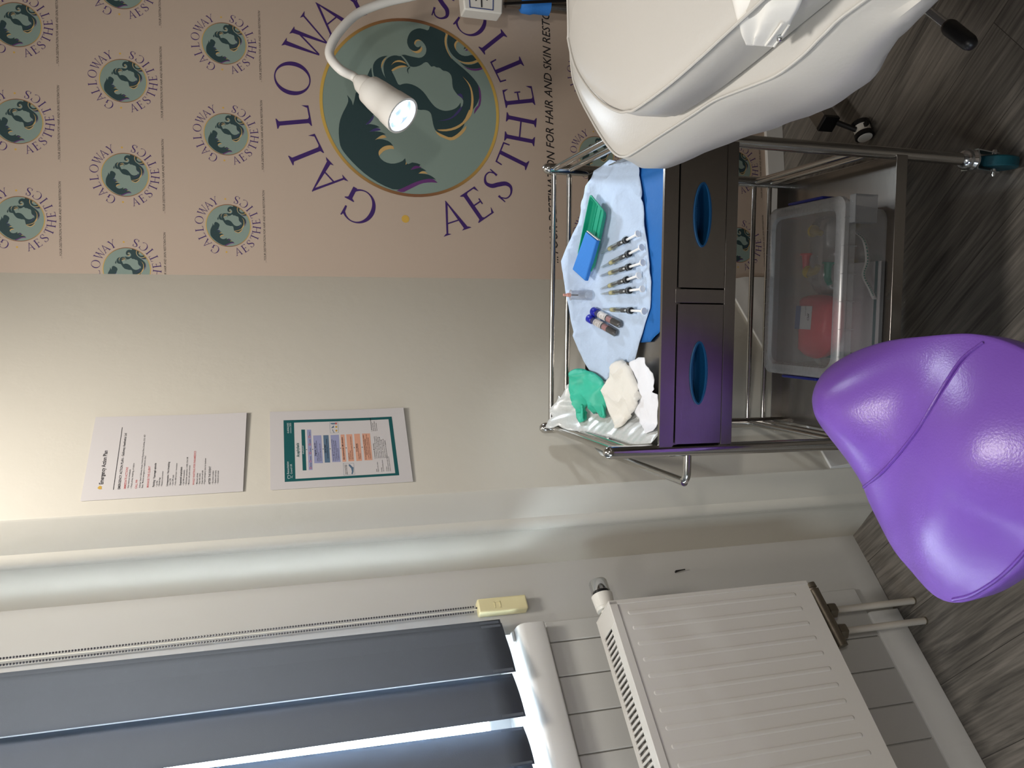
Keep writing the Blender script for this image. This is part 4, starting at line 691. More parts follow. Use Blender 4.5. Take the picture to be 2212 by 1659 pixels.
# two blood tubes
def tube_parts(root):
    A, B = Vector((0, 0, 0)), Vector((1, 0, 0)); r = 0.0078; L_ = 0.118
    mb = MB(); mb.lathe(A, B, [(0, 0.0), (0, 0.0085), (0.001, 0.0092), (0.0175, 0.0092), (0.019, 0.0085), (0.019, 0.0)], 24); build('stopper_cap', mb, M['capblue'], root, local=True)
    mb = MB(); mb.lathe(A, B, [(0.019, r), (L_-0.008, r)]+[(L_-0.008+0.008*math.sin(k*0.1963), r*math.cos(k*0.1963)) for k in range(1, 9)], 24, 0, False); build('glass_tube', mb, M['plastic'], root, local=True)
    q = r*0.94
    mb = MB(); mb.lathe(A, B, [(0.085, 0.0), (0.082, q)]+[(L_-0.009, q)]+[(L_-0.009+0.008*math.sin(k*0.1963), q*math.cos(k*0.1963)) for k in range(1, 9)], 24); build('blood', mb, M['blood'], root, local=True)
    mb = MB(); mb.lathe(A, B, [(0.064, q*0.97), (0.083, q*0.97)], 24, 0, False); build('blood_smear', mb, M['smear'], root, local=True)
    mb = MB(); mb.lathe(A, B, [(0.030, r*1.02), (0.060, r*1.02)], 24, 0, False); lb = build('label', mb, M['paper'], root, local=True)
    mb = MB()
    for x, hgt, wd in ((0.0325, 0.0006, 5), (0.0345, 0.0006, 5), (0.0365, 0.0006, 5), (0.043, 0.0010, 2.2), (0.047, 0.0008, 3), (0.054, 0.0007, 5), (0.056, 0.0007, 5)):
        n = 10; R_ = r*1.03; mb.add([(x+e, R_*math.sin(t), R_*math.cos(t)) for e in (0, hgt) for t in [(-0.16*wd)+0.32*wd*k/n for k in range(n+1)]], [(k, k+1, n+2+k, n+1+k) for k in range(n)])
    build('label_print', mb, M['ink'], lb, local=True)
first = None
for p0, p1, lab in ((qE(608, 540), qE(1075, 775), 'blue capped blood tube lying nearer the syringes'), (qE(538, 655), qE(1000, 916), 'blue capped blood tube lying nearer the green glove')):
    a = on(hit(*p0, 0.010)); b_ = on(hit(*p1, 0.0095)); d = b_-a; s = d.length/0.118; d.normalize(); y_ = UP.cross(d).normalized(); z_ = d.cross(y_)
    W = Matrix(((d.x*s, y_.x, z_.x, a.x), (d.y*s, y_.y, z_.y, a.y), (d.z*s, y_.z, z_.z, a.z), (0, 0, 0, 1)))
    if first is None: first = thing('blood_tube', lab, 'tube', mtx=W, group='blood tubes on the drape'); LINV[first.name] = Matrix(); tube_parts(first)
    else: copy_tree(first, W, lab, 'blood tubes on the drape')
# clear needle holder standing at the back of the drape
nb_ = hit(1277, 638, 0.003); A = TM @ nb_; B = TM @ (nb_+Vector((0, 0.004, 0.06)))
nh = thing('needle_holder', 'clear plastic needle holder with a pink hub standing at the tray back', 'needle holder', A)
mb = MB(); mb.lathe(A, B, [(0, 0.0105), (0.001, 0.0115), (0.046, 0.0100), (0.0465, 0.0118), (0.0485, 0.0118), (0.0487, 0.004)], 24, 0, False); build('barrel', mb, M['film'], nh)
mb = MB(); mb.lathe(A, B, [(0.047, 0.004), (0.050, 0.0046), (0.056, 0.0040), (0.0565, 0.0030), (0.064, 0.0026), (0.0645, 0.0)], 16); build('hub', mb, M['hub'], nh)
mb = MB(); mb.lathe(A, B, [(0.030, 0.0016), (0.047, 0.0016)], 10); build('needle_sleeve', mb, M['bead'], nh)
def TMI_hit(p, x): r = TR3 @ I(*p); return OC+r*((x-OC.x)/r.x)
# plastic film, tissue, gauze and glove heaped at the left end
def base_l(x, y): return max(surf(y)-0.004, 0.8065) + 0.95*max(0, -0.545-x)*1.2
def hitl(x, y, dz=0.0):
    r = TR3 @ I(x, y); k0, k1 = 0.5, 3.0
    for _ in range(50):
        k = (k0+k1)/2; P = OC+r*k
        if P.z > base_l(P.x, P.y)+dz: k0 = k
        else: k1 = k
    P = OC+r*k0; return (P.x, P.y)
wp = [hitl(*qG(*p), 0.004) for p in ((560, 250), (430, 330), (330, 395), (280, 520), (230, 600), (205, 565), (180, 660), (60, 780), (60, 830), (100, 900), (30, 960), (-20, 1090), (60, 1100), (200, 1050), (330, 1135), (480, 1140), (640, 1165), (780, 1205), (900, 1235), (1100, 1270), (1350, 1350), (1500, 1355), (1700, 1340), (1790, 1250), (1875, 1140), (1830, 1060), (1780, 640), (1600, 300), (1300, 120), (1000, 300), (800, 250))]
mb = cloth(wp, lambda x, y, d: base_l(x, y)+0.003+(0.013*abs(nz(x*24, y*24, 2.0))+0.007*abs(nz(x*58, y*52, 5.0)))*min(1, d/0.012+0.25), 0.006, TM)
fl_ = [TM @ TMI_hit(px, -0.618) for px in ((1280, 962), (1313, 973), (1311, 987), (1298, 983))]; mb.add(fl_, [(0, 1, 2, 3)]); single('plastic_film', mb, M['wrap'], 'crumpled milky plastic film heaped against the trolley left rail', 'plastic film', solid=0.0004)
npk = [hitl(*qG(*p), 0.006) for p in ((1440, 30), (1560, -60), (1660, -60), (1700, 30), (1770, 110), (1820, 200), (1830, 460), (1800, 500), (1895, 545), (1885, 700), (1870, 900), (1830, 1130), (1690, 1180), (1600, 1000), (1490, 820), (1400, 600), (1380, 300))]
mb = cloth(npk, lambda x, y, d: base_l(x, y)+0.013+0.010*abs(nz(x*20, y*26, 7))+0.005*abs(nz(x*60, y*34, 3))-0.006*max(0, 0.02-y)*20, 0.006, TM); single('paper_tissue', mb, M['napkin'], 'folded white paper tissue at the tray front left corner', 'tissue', solid=0.0008)
gz = [hitl(*qG(*p), 0.010) for p in ((1190, 0), (1290, -25), (1420, 85), (1500, 280), (1585, 480), (1605, 580), (1480, 830), (1380, 960), (1300, 1060), (1170, 1100), (1110, 900), (1085, 770), (1000, 580), (1005, 460), (1040, 340), (1095, 230), (1100, 150))]
mb = cloth(gz, lambda x, y, d: base_l(x, y)+0.017+0.014*min(1, d/0.010)**0.5*(0.7+0.5*nz(x*18, y*24, 9))+0.006*max(0, 1-6*abs(nz(x*14+1, y*19, 4))), 0.006, TM); single('gauze_pad', mb, M['gauze'], 'cream gauze pad folded loosely between green glove and tissue', 'gauze', solid=0.001)
GV = [(490, 122), (425, 150), (382, 200), (370, 350), (372, 500), (410, 560), (440, 640), (460, 760), (480, 850), (500, 950), (545, 1003), (600, 992), (665, 935), (650, 860), (645, 770), (680, 712), (732, 700), (748, 800), (765, 865), (820, 845), (880, 830), (888, 900), (930, 935), (968, 905), (970, 830), (1003, 760), (1007, 650), (985, 560), (992, 480), (1000, 400), (955, 345), (840, 230), (720, 165), (600, 125)]
gv = smoothed([hitl(*qG(*p), 0.016) for p in GV], 1, 50)
gl = thing('latex_glove', 'crumpled green rubber glove lying on the plastic film', 'glove', TM @ Vector((-0.51, 0.35, 0.83)))
mb = cloth(gv, lambda x, y, d: base_l(x, y)+0.016+0.017*(min(1, d/0.016)**0.6)*(0.8+0.5*nz(x*24, y*24, 11))+0.006*max(0, 1-5*abs(nz(x*26+4, y*20, 2)))+0.002*nz(x*80, y*80, 1), 0.0045, TM); build('palm', mb, M['glove'], gl, solid=0.0012)
def fold(pts, r0, r1, nm):
    P = []
    for q in pts: x, y = hitl(*qG(*q), 0.026); P.append(TM @ Vector((x, y, base_l(x, y)+0.0245)))
    P = spline(P, 5); n = len(P); mb = MB(); mb.tube(P, [(r0+(r1-r0)*i/(n-1))*(0.35 if i in (0,) else 1) for i in range(n)], 12); c_ = mb.v[:]; zc_ = [P[i//12].z for i in range(len(c_))]; mb.v = [Vector((v.x, v.y, z_+(v.z-z_)*0.55)) for v, z_ in zip(c_, zc_)]
    build(nm, mb, M['glove'], gl, smooth=60)
fold([(790, 560), (860, 650), (905, 760), (930, 900)], 0.0065, 0.0050, 'finger'); fold([(700, 590), (740, 570), (800, 590)], 0.0042, 0.0035, 'finger'); fold([(830, 420), (900, 430), (985, 490)], 0.0060, 0.0035, 'finger'); fold([(560, 700), (575, 820), (575, 960)], 0.0055, 0.0052, 'finger')

# ------------------------------------------------------------------ storage box on the lower shelf
BXC = Vector((-0.272, 0.135, 0.3055))
BXM = TM @ Matrix.Translation(BXC) @ Matrix.Rotation(math.radians(-0.5), 4, 'Z')
bx = thing('storage_box', 'clear lidded plastic box with blue side clips on the trolley lower shelf', 'box', mtx=BXM)
def bpart(name, mb, m, par=None, **kw): mb.v = [BXM @ v for v in mb.v]; return build(name, mb, m, par or bx, **kw)
def rrect(hx, hy, z, rad=0.025, k=5):
    out = []
    for sx, sy, a0 in ((1, 1, 0), (-1, 1, 90), (-1, -1, 180), (1, -1, 270)):
        for j in range(k+1): a = math.radians(a0+90*j/k); out.append(Vector((sx*(hx-rad)+rad*math.cos(a), sy*(hy-rad)+rad*math.sin(a), z)))
    return out
ZL = 0.125
mb = MB(); mb.loft([rrect(0.160, 0.105, 0.001), rrect(0.168, 0.112, 0.006), rrect(0.176, 0.121, ZL-0.012)], 0, False); mb.add(rrect(0.160, 0.105, 0.001), [tuple(range(24))]); bpart('tub', mb, M['box'], smooth=40)
mb = MB(); mb.loft([rrect(0.181, 0.128, ZL-0.030), rrect(0.182, 0.129, ZL-0.012), rrect(0.186, 0.133, ZL-0.010), rrect(0.186, 0.133, ZL), rrect(0.180, 0.127, ZL+0.005), rrect(0.165, 0.112, ZL+0.005), rrect(0.160, 0.107, ZL-0.001)], 0, False); lid = bpart('lid', mb, M['boxedge'], smooth=40)
mb = MB(); mb.add(rrect(0.160, 0.107, ZL-0.001), [tuple(range(24))]); bpart('lid_panel', mb, M['box'], lid, smooth=0)
mb = MB()
for k in range(6): x = -0.14+0.056*k; mb.box((x, -0.1345, ZL-0.030), (x+0.0012, -0.128, ZL+0.003)); mb.box((x, 0.128, ZL-0.030), (x+0.0012, 0.1345, ZL+0.003))
bpart('lid_ribs', mb, M['boxedge'], lid)
mb = MB(); mb.box((0.130, -0.150, ZL-0.062), (0.186, -0.1485, ZL-0.010)); mb.box((0.130, -0.150, ZL-0.062), (0.1315, -0.132, ZL-0.010)); mb.box((0.1845, -0.150, ZL-0.062), (0.186, -0.132, ZL-0.010)); mb.box((0.130, -0.150, ZL-0.0115), (0.186, -0.132, ZL-0.010)); bpart('front_tab', mb, M['box'])
for s in (-1, 1): mb = MB(); mb.box((s*0.188, -0.055, ZL-0.050), (s*0.194, 0.065, ZL-0.002)); bpart('side_clip', mb, M['latch'], bevel=0.002)
def bxp(x, y, z): r = (BXM.to_3x3().inverted()) @ I(x, y); o = BXM.inverted() @ CAM; return o+r*((z-o.z)/r.z)
# its contents
cc = thing('mask_case', 'red rounded rescue mask case seen through the clear box', 'case', BXM @ Vector((-0.075, 0.02, 0.008)))
cen = bxp(1745, 705, 0.05); pts2 = [bxp(1600+cx/4.366, 380+cy/4.366, 0.055) for cx, cy in ((470, 1240), (520, 1160), (620, 1120), (760, 1125), (840, 1170), (860, 1260), (850, 1420), (820, 1560), (760, 1660), (690, 1715), (620, 1715), (540, 1640), (490, 1480), (465, 1350))]
ring0 = [Vector((p.x, p.y, 0)) for p in spline([Vector((p.x, p.y, 0)) for p in pts2], 3, True)]; c0 = sum(ring0, Vector())/len(ring0)
ring0 = [Vector((p.x, max(-0.098, min(0.092, p.y)), 0)) for p in ring0]
def rg(s, z): return [BXM @ Vector((c0.x+(p.x-c0.x)*s, c0.y+(p.y-c0.y)*s, z)) for p in ring0]
mb = MB(); mb.loft([rg(0.75, 0.008), rg(0.97, 0.020), rg(0.985, 0.034), rg(1.0, 0.036), rg(1.0, 0.041), rg(0.98, 0.043), rg(0.95, 0.055), rg(0.82, 0.068), rg(0.45, 0.075)], 0, True); build('shell', mb, M['red'], cc, smooth=50)
lbq = [bxp(1600+cx/4.366, 380+cy/4.366, 0.0775) for cx, cy in ((525, 1225), (672, 1228), (655, 1457), (508, 1440))]; e_x, e_y = (lbq[1]-lbq[0]), (lbq[3]-lbq[0])
def lbp(u, v, dz=0): q = lbq[0]+e_x*u+e_y*v; return BXM @ Vector((q.x, q.y, 0.0775+dz))
mb = MB(); mb.hexa([lbp(0, 0, -0.001), lbp(1, 0, -0.001), lbp(1, 1, -0.001), lbp(0, 1, -0.001), lbp(0, 0), lbp(1, 0), lbp(1, 1), lbp(0, 1)]); lb = build('label', mb, M['paper'], cc, smooth=0)
mb = MB(); mb.poly([lbp(0, 0, 0.0004), lbp(0.32, 0, 0.0004), lbp(0.32, 1, 0.0004), lbp(0, 1, 0.0004)], 1)
rd_ = (lbp(0, 0)-lbp(0, 1)).normalized(); ud_ = (lbp(1, 0)-lbp(0, 0)).normalized(); rd_, ud_ = -rd_, ud_
text(mb, 'CPR', lbp(0.78, 0.62, 0.0006), -ud_.cross(UP), ud_, size=0.009, mi=0, bold=0.02); text(mb, 'Face Mask', lbp(0.62, 0.40, 0.0006), -ud_.cross(UP), ud_, size=0.0055, mi=0)
build('label_print', mb, [M['ink'], M['inknavy']], lb, smooth=0)
ab = thing('airway_pack', 'clear bag of coloured plastic airways in the box beside the red case', 'bag', BXM @ Vector((0.07, 0.0, 0.008)))
bg = [(p.x, p.y) for p in [bxp(1600+cx/4.366, 380+cy/4.366, 0.05) for cx, cy in ((480, 400), (700, 370), (870, 420), (880, 700), (860, 1000), (830, 1120), (620, 1130), (470, 960), (400, 820), (420, 600))]]; bg = [(x, max(-0.1, min(0.1, y))) for x, y in bg]
mb = cloth(bg, lambda x, y, d: 0.012+0.045*min(1, d/0.03)**0.5+0.012*nz(x*40, y*40, 3), 0.009, BXM); build('bag_film', mb, M['film'], ab)
for nm, mm, pp in (('red_airway', 'red', ((570, 755), (575, 830), (580, 900))), ('yellow_airway', 'yellow', ((640, 905), (700, 900), (735, 850))), ('green_airway', 'greenpl', ((830, 830), (820, 960), (840, 1020))), ('pale_airway', 'yellow', ((690, 520), (760, 540)))):
    P = [bxp(1600+cx/4.366, 380+cy/4.366, 0.045) for cx, cy in pp]; P = [BXM @ Vector((p.x, max(-0.1, min(0.1, p.y)), 0.045)) for p in P]; mb = MB(); Q = spline(P, 5); mb.tube(Q, [0.010-0.004*i/(len(Q)-1) for i in range(len(Q))], 10); mb.lathe(Q[0], Q[1], [(-0.004, 0.0), (-0.004, 0.014), (0.0, 0.014), (0.0, 0.0)], 14); build(nm, mb, M[mm], ab)
lf = thing('leaflet', 'printed leaflet with a teal edge lying in the clear box front', 'leaflet', BXM @ Vector((-0.05, -0.06, 0.006)))
mb = MB(); mb.box((-0.150, -0.100, 0.0045), (0.06, 0.095, 0.0065)); mb.v = [BXM @ v for v in mb.v]; build('paper_sheet', mb, M['paper'], lf)
mb = MB(); mb.box((-0.150, -0.092, 0.0066), (0.06, -0.084, 0.0070)); mb.box((-0.150, -0.084, 0.0066), (-0.135, 0.07, 0.0070)); mb.v = [BXM @ v for v in mb.v]; build('printed_edge', mb, M['inkteal'], lf)
ly = [BXM @ Vector(p) for p in ((0.12, -0.092, 0.07), (0.10, -0.100, 0.050), (0.06, -0.100, 0.040), (0.03, -0.098, 0.046), (0.0, -0.098, 0.028), (-0.02, -0.095, 0.014))]; ly = spline(ly, 6); up3 = (TM.to_3x3() @ UP)
mb = MB(); mb.add([p+up3*s for p in ly for s in (-0.006, 0.006)], [(2*i, 2*i+1, 2*i+3, 2*i+2) for i in range(len(ly)-1)]); ln_ = thing('lanyard', 'white lanyard ribbon with green marks coiled inside the clear box front', 'lanyard', ly[0]); rb = build('ribbon', mb, M['cotton'], ln_, solid=0.0006)
mb = MB()
fwd = TM.to_3x3() @ Vector((0, -1, 0))
for i in range(2, len(ly)-3, 1):
    p, q = ly[i], ly[i+1]; mb.add([p+up3*-0.0016+fwd*0.0006, p.lerp(q, 0.6)+up3*-0.0016+fwd*0.0006, p.lerp(q, 0.6)+up3*0.0016+fwd*0.0006, p+up3*0.0016+fwd*0.0006], [(0, 1, 2, 3)])
build('ribbon_marks', mb, M['greenpl'], rb)

# ------------------------------------------------------------------ purple saddle stool
def sline(pts, z): return [hz(x, y, z) for x, y in pts]
STZ = 0.600
edge_px = [(1772, 838), (1785, 800), (1815, 775), (1860, 752), (1920, 734), (1990, 726), (2050, 721), (2095, 722), (2150, 734), (2212, 762), (2290, 815), (2360, 900), (2390, 1000), (2370, 1090), (2300, 1160), (2240, 1190), (2180, 1245), (2110, 1290), (2048, 1304), (2000, 1285), (1955, 1235), (1920, 1190), (1893, 1135), (1874, 1090), (1862, 1050), (1838, 1000), (1812, 955), (1785, 905), (1773, 870)]
foot = [hz(x, y, STZ) for x, y in edge_px]; foot = spline(foot, 4, True); cs = sum(foot, Vector())/len(foot)
TIP = hz(1800, 835, STZ); REAR = hz(2200, 1050, STZ); axd = (TIP-REAR).normalized(); ayd = Vector((-axd.y, axd.x, 0))
def dome(p, s):       # s = 1 at the rim, 0 at the middle
    u = (p-cs).dot(axd); v = (p-cs).dot(ayd); h = 0.055*(1-s**2.4)
    h += 0.045*max(0, u/0.17)**1.6*(1-s**3) - 0.020*math.exp(-((u-0.02)/0.07)**2)*(1-s**2) - 0.9*v*v*0.6*(1-s*0.5) + 0.010*math.exp(-((u+0.13)/0.06)**2)*(1-s**2)
    return h
rings = []
for s, dz, kk in ((0.55, -0.105, 0), (0.80, -0.100, 0), (0.93, -0.080, 0), (0.985, -0.045, 0), (1.0, -0.012, 0)): rings.append([cs+(p-cs)*s+UP*dz for p in foot])
for s in (0.995, 0.975, 0.93, 0.86, 0.77, 0.66, 0.54, 0.42, 0.30, 0.18, 0.08, 0.01):
    r_ = []
    for p in foot: q = cs+(p-cs)*s; r_.append(q+UP*dome(q, s))
    rings.append(r_)
st = thing('saddle_stool', 'purple vinyl saddle stool standing in front of the steel trolley', 'stool', (cs.x, cs.y, 0))
mb = MB(); mb.loft(rings, 0, True); seat = build('seat', mb, M['purple'], st, smooth=80)
def seat_z(x, y):
    P = Vector((x, y, STZ)); d = P-cs; lo, hi = 0.01, 3.0
    best = 1.0; ang = math.atan2(d.y, d.x)
    k = min(range(len(foot)), key=lambda i: abs(math.atan2(math.sin(math.atan2(foot[i].y-cs.y, foot[i].x-cs.x)-ang), math.cos(math.atan2(foot[i].y-cs.y, foot[i].x-cs.x)-ang)))); s = min(1.0, d.length/(foot[k]-cs).length)
    return STZ+dome(P, s)
def seam(px, nm, r=0.0028):
    P = []
    for x, y in px:
        z = STZ+0.03
        for _ in range(30): q = hz(x, y, z); z = z*0.5+0.5*seat_z(q.x, q.y)
        q = hz(x, y, z); P.append(Vector((q.x, q.y, z+0.0008)))
    mb = MB(); mb.tube(spline(P, 6), r, 8); build(nm, mb, M['piping'], seat)
seam([(1867, 1052), (1895, 1030), (1925, 1000), (1955, 965), (1985, 925), (2015, 875), (2045, 825), (2080, 775), (2125, 740)], 'seam')
seam([(2060, 1295), (2100, 1285), (2150, 1255), (2190, 1220), (2225, 1180)], 'seam')
mb = MB(); mb.lathe((cs.x, cs.y, 0.08), (cs.x, cs.y, 1), [(0, 0.028), (0.25, 0.028), (0.25, 0.016), (0.42, 0.016), (0.42, 0.06), (0.425, 0.06)], 24); build('gas_lift', mb, M['chrome'], st)
mb = MB()
for k in range(5): a = 6.28318*k/5+0.3; e = Vector((math.cos(a), math.sin(a), 0)); mb.tube([Vector((cs.x, cs.y, 0.10)), Vector((cs.x, cs.y, 0.10))+e*0.12, Vector((cs.x, cs.y, 0.085))+e*0.235], [0.020, 0.016, 0.012], 12)
bs = build('star_base', mb, M['chrome'], st, smooth=50)
for k in range(5):
    a = 6.28318*k/5+0.3; e = Vector((math.cos(a), math.sin(a), 0)); t_ = Vector((-e.y, e.x, 0)); c = Vector((cs.x, cs.y, 0.026))+e*0.235; mb = MB()
    for s in (-0.017, 0.005): mb.lathe(c+t_*s, c+t_*(s+1), [(0, 0.006), (0, 0.022), (0.003, 0.025), (0.009, 0.025), (0.012, 0.022), (0.012, 0.006)], 20)
    mb.tube([c, c+UP*0.058], 0.007, 10); build('caster', mb, M['black'], bs)

# ------------------------------------------------------------------ white treatment couch
CZ = 1.000; XC = 0.665
def qT(cx, cy): return (1160+cx/2.103, cy/2.103)
def couch_loop(px, z, tail, sub=4):
    a = tail+[hz(*qT(*p), z) for p in px]; a = [p for p in a if p.x < XC-0.03]
    return spline(a+[Vector((2*XC-p.x, p.y, z)) for p in a[::-1]], sub, True)
top = couch_loop(((1480, 0), (1300, 150), (1200, 250), (1080, 340), (950, 395), (800, 455), (700, 520), (560, 610), (430, 695), (390, 712), (350, 700), (300, 640), (240, 540), (180, 420), (150, 290)), CZ, [Vector((0.40, -0.42, CZ)), Vector((0.365, -0.38, CZ)), Vector((0.358, -0.20, CZ)), Vector((0.357, 0.10, CZ)), Vector((0.357, 0.40, CZ))])
ZBK = [(-1.0, 0.90), (0.45, 0.93), (0.584, 0.949), (0.62, 0.94), (0.684, 0.919), (0.785, 0.889), (0.875, 0.863), (0.916, 0.855), (0.964, 0.863), (1.029, 0.886), (1.122, 0.902), (1.23, 0.915), (1.6, 0.93)]
def zb(y):
    K = ZBK
    for (a, u), (b, v) in zip(K, K[1:]):
        if a <= y <= b: t = (y-a)/(b-a); t = t*t*(3-2*t); return u+(v-u)*t
    return K[-1][1]
def outward(loop):
    n = len(loop); area = sum(loop[i].x*loop[(i+1) % n].y-loop[(i+1) % n].x*loop[i].y for i in range(n)); sg = 1 if area > 0 else -1; out = []
    for i in range(n): t = (loop[(i+1) % n]-loop[i-1]).normalized(); out.append(Vector((t.y, -t.x, 0))*sg)
    return out
def shrink(loop, d):       # small offsets run along the edge normal, large ones draw in to the long axis
    N_ = outward(loop)
    if d < 0.012: return [p-n*d for p, n in zip(loop, N_)]
    out = []; ys = [p.y for p in loop]; ya, yb_ = min(ys)+0.25, max(ys)-0.25
    for p in loop:
        c = Vector((XC, max(ya, min(yb_, p.y)), p.z)); v = p-c; out.append(c+v*max(0.05, 1-d/0.30))
    return out
co = thing('treatment_couch', 'white vinyl treatment couch with a raised pad, right of the trolley', 'couch', (XC, 0.5, 0))
def at(loop, fz): return [Vector((p.x, p.y, fz(p))) for p in loop]
rings = [at(shrink(top, 0.10), lambda p: zb(p.y)+0.004), at(shrink(top, 0.03), lambda p: zb(p.y)+0.001), at(shrink(top, 0.010), lambda p: zb(p.y)), at(shrink(top, -0.009), lambda p: zb(p.y)+0.005), at(shrink(top, -0.015), lambda p: zb(p.y)+0.015), at(shrink(top, -0.016), lambda p: zb(p.y)*0.5+CZ*0.5), at(shrink(top, -0.010), lambda p: CZ-0.030), at(shrink(top, -0.003), lambda p: CZ-0.010), at(shrink(top, 0.001), lambda p: CZ-0.004), at(shrink(top, 0.004), lambda p: CZ-0.0015), at(shrink(top, 0.02), lambda p: CZ+0.001), at(shrink(top, 0.06), lambda p: CZ+0.005), at(shrink(top, 0.2), lambda p: CZ+0.008)]
mb = MB(); mb.loft(rings, 0, True); mt = build('mattress', mb, M['vinyl'], co, smooth=40)
mb = MB(); mb.tube([p-UP*0.002 for p in shrink(top, 0.0)], 0.0020, 8, 0, False, True); build('piping', mb, M['vinyl'], mt)
PZ = CZ+0.074
ptop = couch_loop(((900, 110), (760, 240), (600, 380), (450, 490), (410, 503), (370, 505), (300, 470), (230, 400), (170, 300), (140, 180), (140, 110)), PZ, [Vector((0.44, -0.10, PZ)), Vector((0.405, -0.06, PZ)), Vector((0.392, 0.10, PZ)), Vector((0.388, 0.45, PZ))])
zz = CZ+0.002
mb = MB(); mb.loft([at(shrink(ptop, 0.03), lambda p: zz), at(shrink(ptop, 0.001), lambda p: zz+0.001), at(shrink(ptop, -0.003), lambda p: zz+0.006), at(shrink(ptop, -0.004), lambda p: zz+0.045), at(shrink(ptop, -0.001), lambda p: PZ-0.007), at(shrink(ptop, 0.002), lambda p: PZ-0.003), at(shrink(ptop, 0.004), lambda p: PZ-0.001), at(shrink(ptop, 0.02), lambda p: PZ+0.002), at(shrink(ptop, 0.06), lambda p: PZ+0.009), at(shrink(ptop, 0.18), lambda p: PZ+0.012)], 0, True); pd = build('raised_pad', mb, M['vinyl'], co, smooth=40)
mb = MB(); mb.tube([p-UP*0.001 for p in shrink(ptop, -0.0005)], 0.0021, 8, 0, False, True); build('piping', mb, M['vinyl'], pd)
mb = MB(); mb.box((XC-0.18, -0.25, 0.80), (XC+0.18, 0.42, 0.885)); mb.box((XC-0.12, -0.05, 0.10), (XC+0.12, 0.25, 0.82)); mb.box((XC-0.25, -0.35, 0.0), (XC+0.25, 0.45, 0.10)); build('pedestal', mb, M['brushed'], co, bevel=0.01)
LV = [Vector((0.56, 0.92, 0.86)), hz(2008, 25, 0.80), hz(2046, 55, 0.80), hz(2104, 100, 0.80)]
mb = MB(); mb.tube(LV[:3], 0.0052, 14); lv = build('lever', mb, M['zinc'], co)
d = (LV[3]-LV[2]); L_ = d.length; mb = MB(); mb.lathe(LV[2]-d*0.02, LV[3], [(0, 0.0055), (0.002, 0.008), (0.007, 0.0094), (L_-0.008, 0.0087), (L_-0.003, 0.007), (L_, 0.0035), (L_+0.0007, 0.0)], 20); build('grip', mb, M['black'], lv, smooth=50)
# white cover hanging over the pad's edge
def cvz(a, b): return a*1.0
ka = [hz(1568, -80, 1.082), hz(1580, -5, 1.080), hz(1592, 40, 1.072), hz(1604, 75, 1.058), hz(1612, 97, 1.045)]; kb = [hz(1748, -80, 1.050), hz(1734, -5, 1.045), hz(1712, 45, 1.036), hz(1692, 78, 1.026), hz(1674, 101, 1.018)]
A_ = spline(ka, 6); B_ = spline(kb, 6); n = 22; mb = MB(); vs = []
for i, (p, q) in enumerate(zip(A_, B_)):
    for j in range(n+1):
        t = j/n; v = p.lerp(q, t); v = v+UP*(0.012*math.sin(math.pi*t)*(1-0.3*i/len(A_))+0.005*math.sin(9*t+0.08*i)*math.sin(math.pi*t)+0.002*nz(v.x*60, v.y*60)); vs.append(v)
k = n+1; mb.add(vs, [(r*k+j, r*k+j+1, (r+1)*k+j+1, (r+1)*k+j) for r in range(len(A_)-1) for j in range(n)])
cv = thing('pad_cover', 'loose white cloth cover hanging over the edge of the couch pad', 'cover', A_[0]); fb_ = build('fabric', mb, M['cotton'], cv, solid=0.0012)
p = hz(1682, 82, 1.032); mb = MB(); mb.lathe(p-UP*0.002, p+UP, [(0, 0.0), (0, 0.0035), (0.002, 0.0035), (0.003, 0.002), (0.0033, 0.0)], 16); build('press_stud', mb, M['zinc'], cv)
mb = MB(); mb.tube([hz(1654, 98, 1.030), hz(1668, 80, 1.038), hz(1690, 50, 1.046)], 0.0013, 8); mb.tube([hz(1672, 100, 1.020), hz(1690, 76, 1.030), hz(1704, 54, 1.036)], 0.0013, 8); build('hem', mb, M['cotton'], cv)

# ------------------------------------------------------------------ examination lamp
PL = Vector((1.040, 2.195, 0.0))
lp = thing('examination_lamp', 'white gooseneck examination lamp shining down on the trolley', 'lamp', PL)
ax = (AIM-LENS).normalized(); NK = LENS-ax*0.165
mb = MB(); mb.lathe(LENS+ax*0.004, LENS-ax, [(0, 0.0405), (0.000, 0.046), (0.004, 0.0465), (0.040, 0.0435), (0.042, 0.0420), (0.090, 0.0385), (0.118, 0.035), (0.124, 0.030), (0.126, 0.0265), (0.150, 0.0225), (0.156, 0.019), (0.166, 0.0135), (0.170, 0.0)], 40, 0, False); mb.lathe(LENS+ax*0.004, LENS-ax, [(0, 0.0405), (0.006, 0.0400), (0.016, 0.0385)], 40, 0, False); head = build('lamp_head', mb, M['lampwhite'], lp, smooth=40)
mb = MB(); mb.lathe(LENS-ax*0.012, LENS, [(0, 0.0), (0.0, 0.0390)], 40, 0, False); build('reflector', mb, M['reflector'], head)
u = ax.orthogonal().normalized(); v = ax.cross(u)
for k in range(5):
    a = 6.28318*k/5; c = LENS-ax*0.011+(u*math.cos(a)+v*math.sin(a))*(0.022); mb = MB(); mb.lathe(c, c+ax, [(0, 0.0), (0, 0.0125), (0.003, 0.0115), (0.004, 0.0)], 18); build('led', mb, M['led'], head)
mb = MB(); mb.lathe(LENS+ax*0.0045, LENS, [(-0.004, 0.0), (-0.004, 0.0398)], 40, 0, False); build('lens', mb, M['glass'], head)
dp = [(735, 150, 2.0), (713, 122, 2.01), (716, 96, 2.02), (738, 62, 2.04), (775, 28, 2.07), (830, 6, 2.10), (890, -8, 2.13), (950, -22, 2.15), (990, -24, 2.16)]
nk = [NK, NK-ax*0.015]+[CAM+I(x, y)*k for x, y, k in dp]+[Vector((1.048, 2.165, 1.04))]
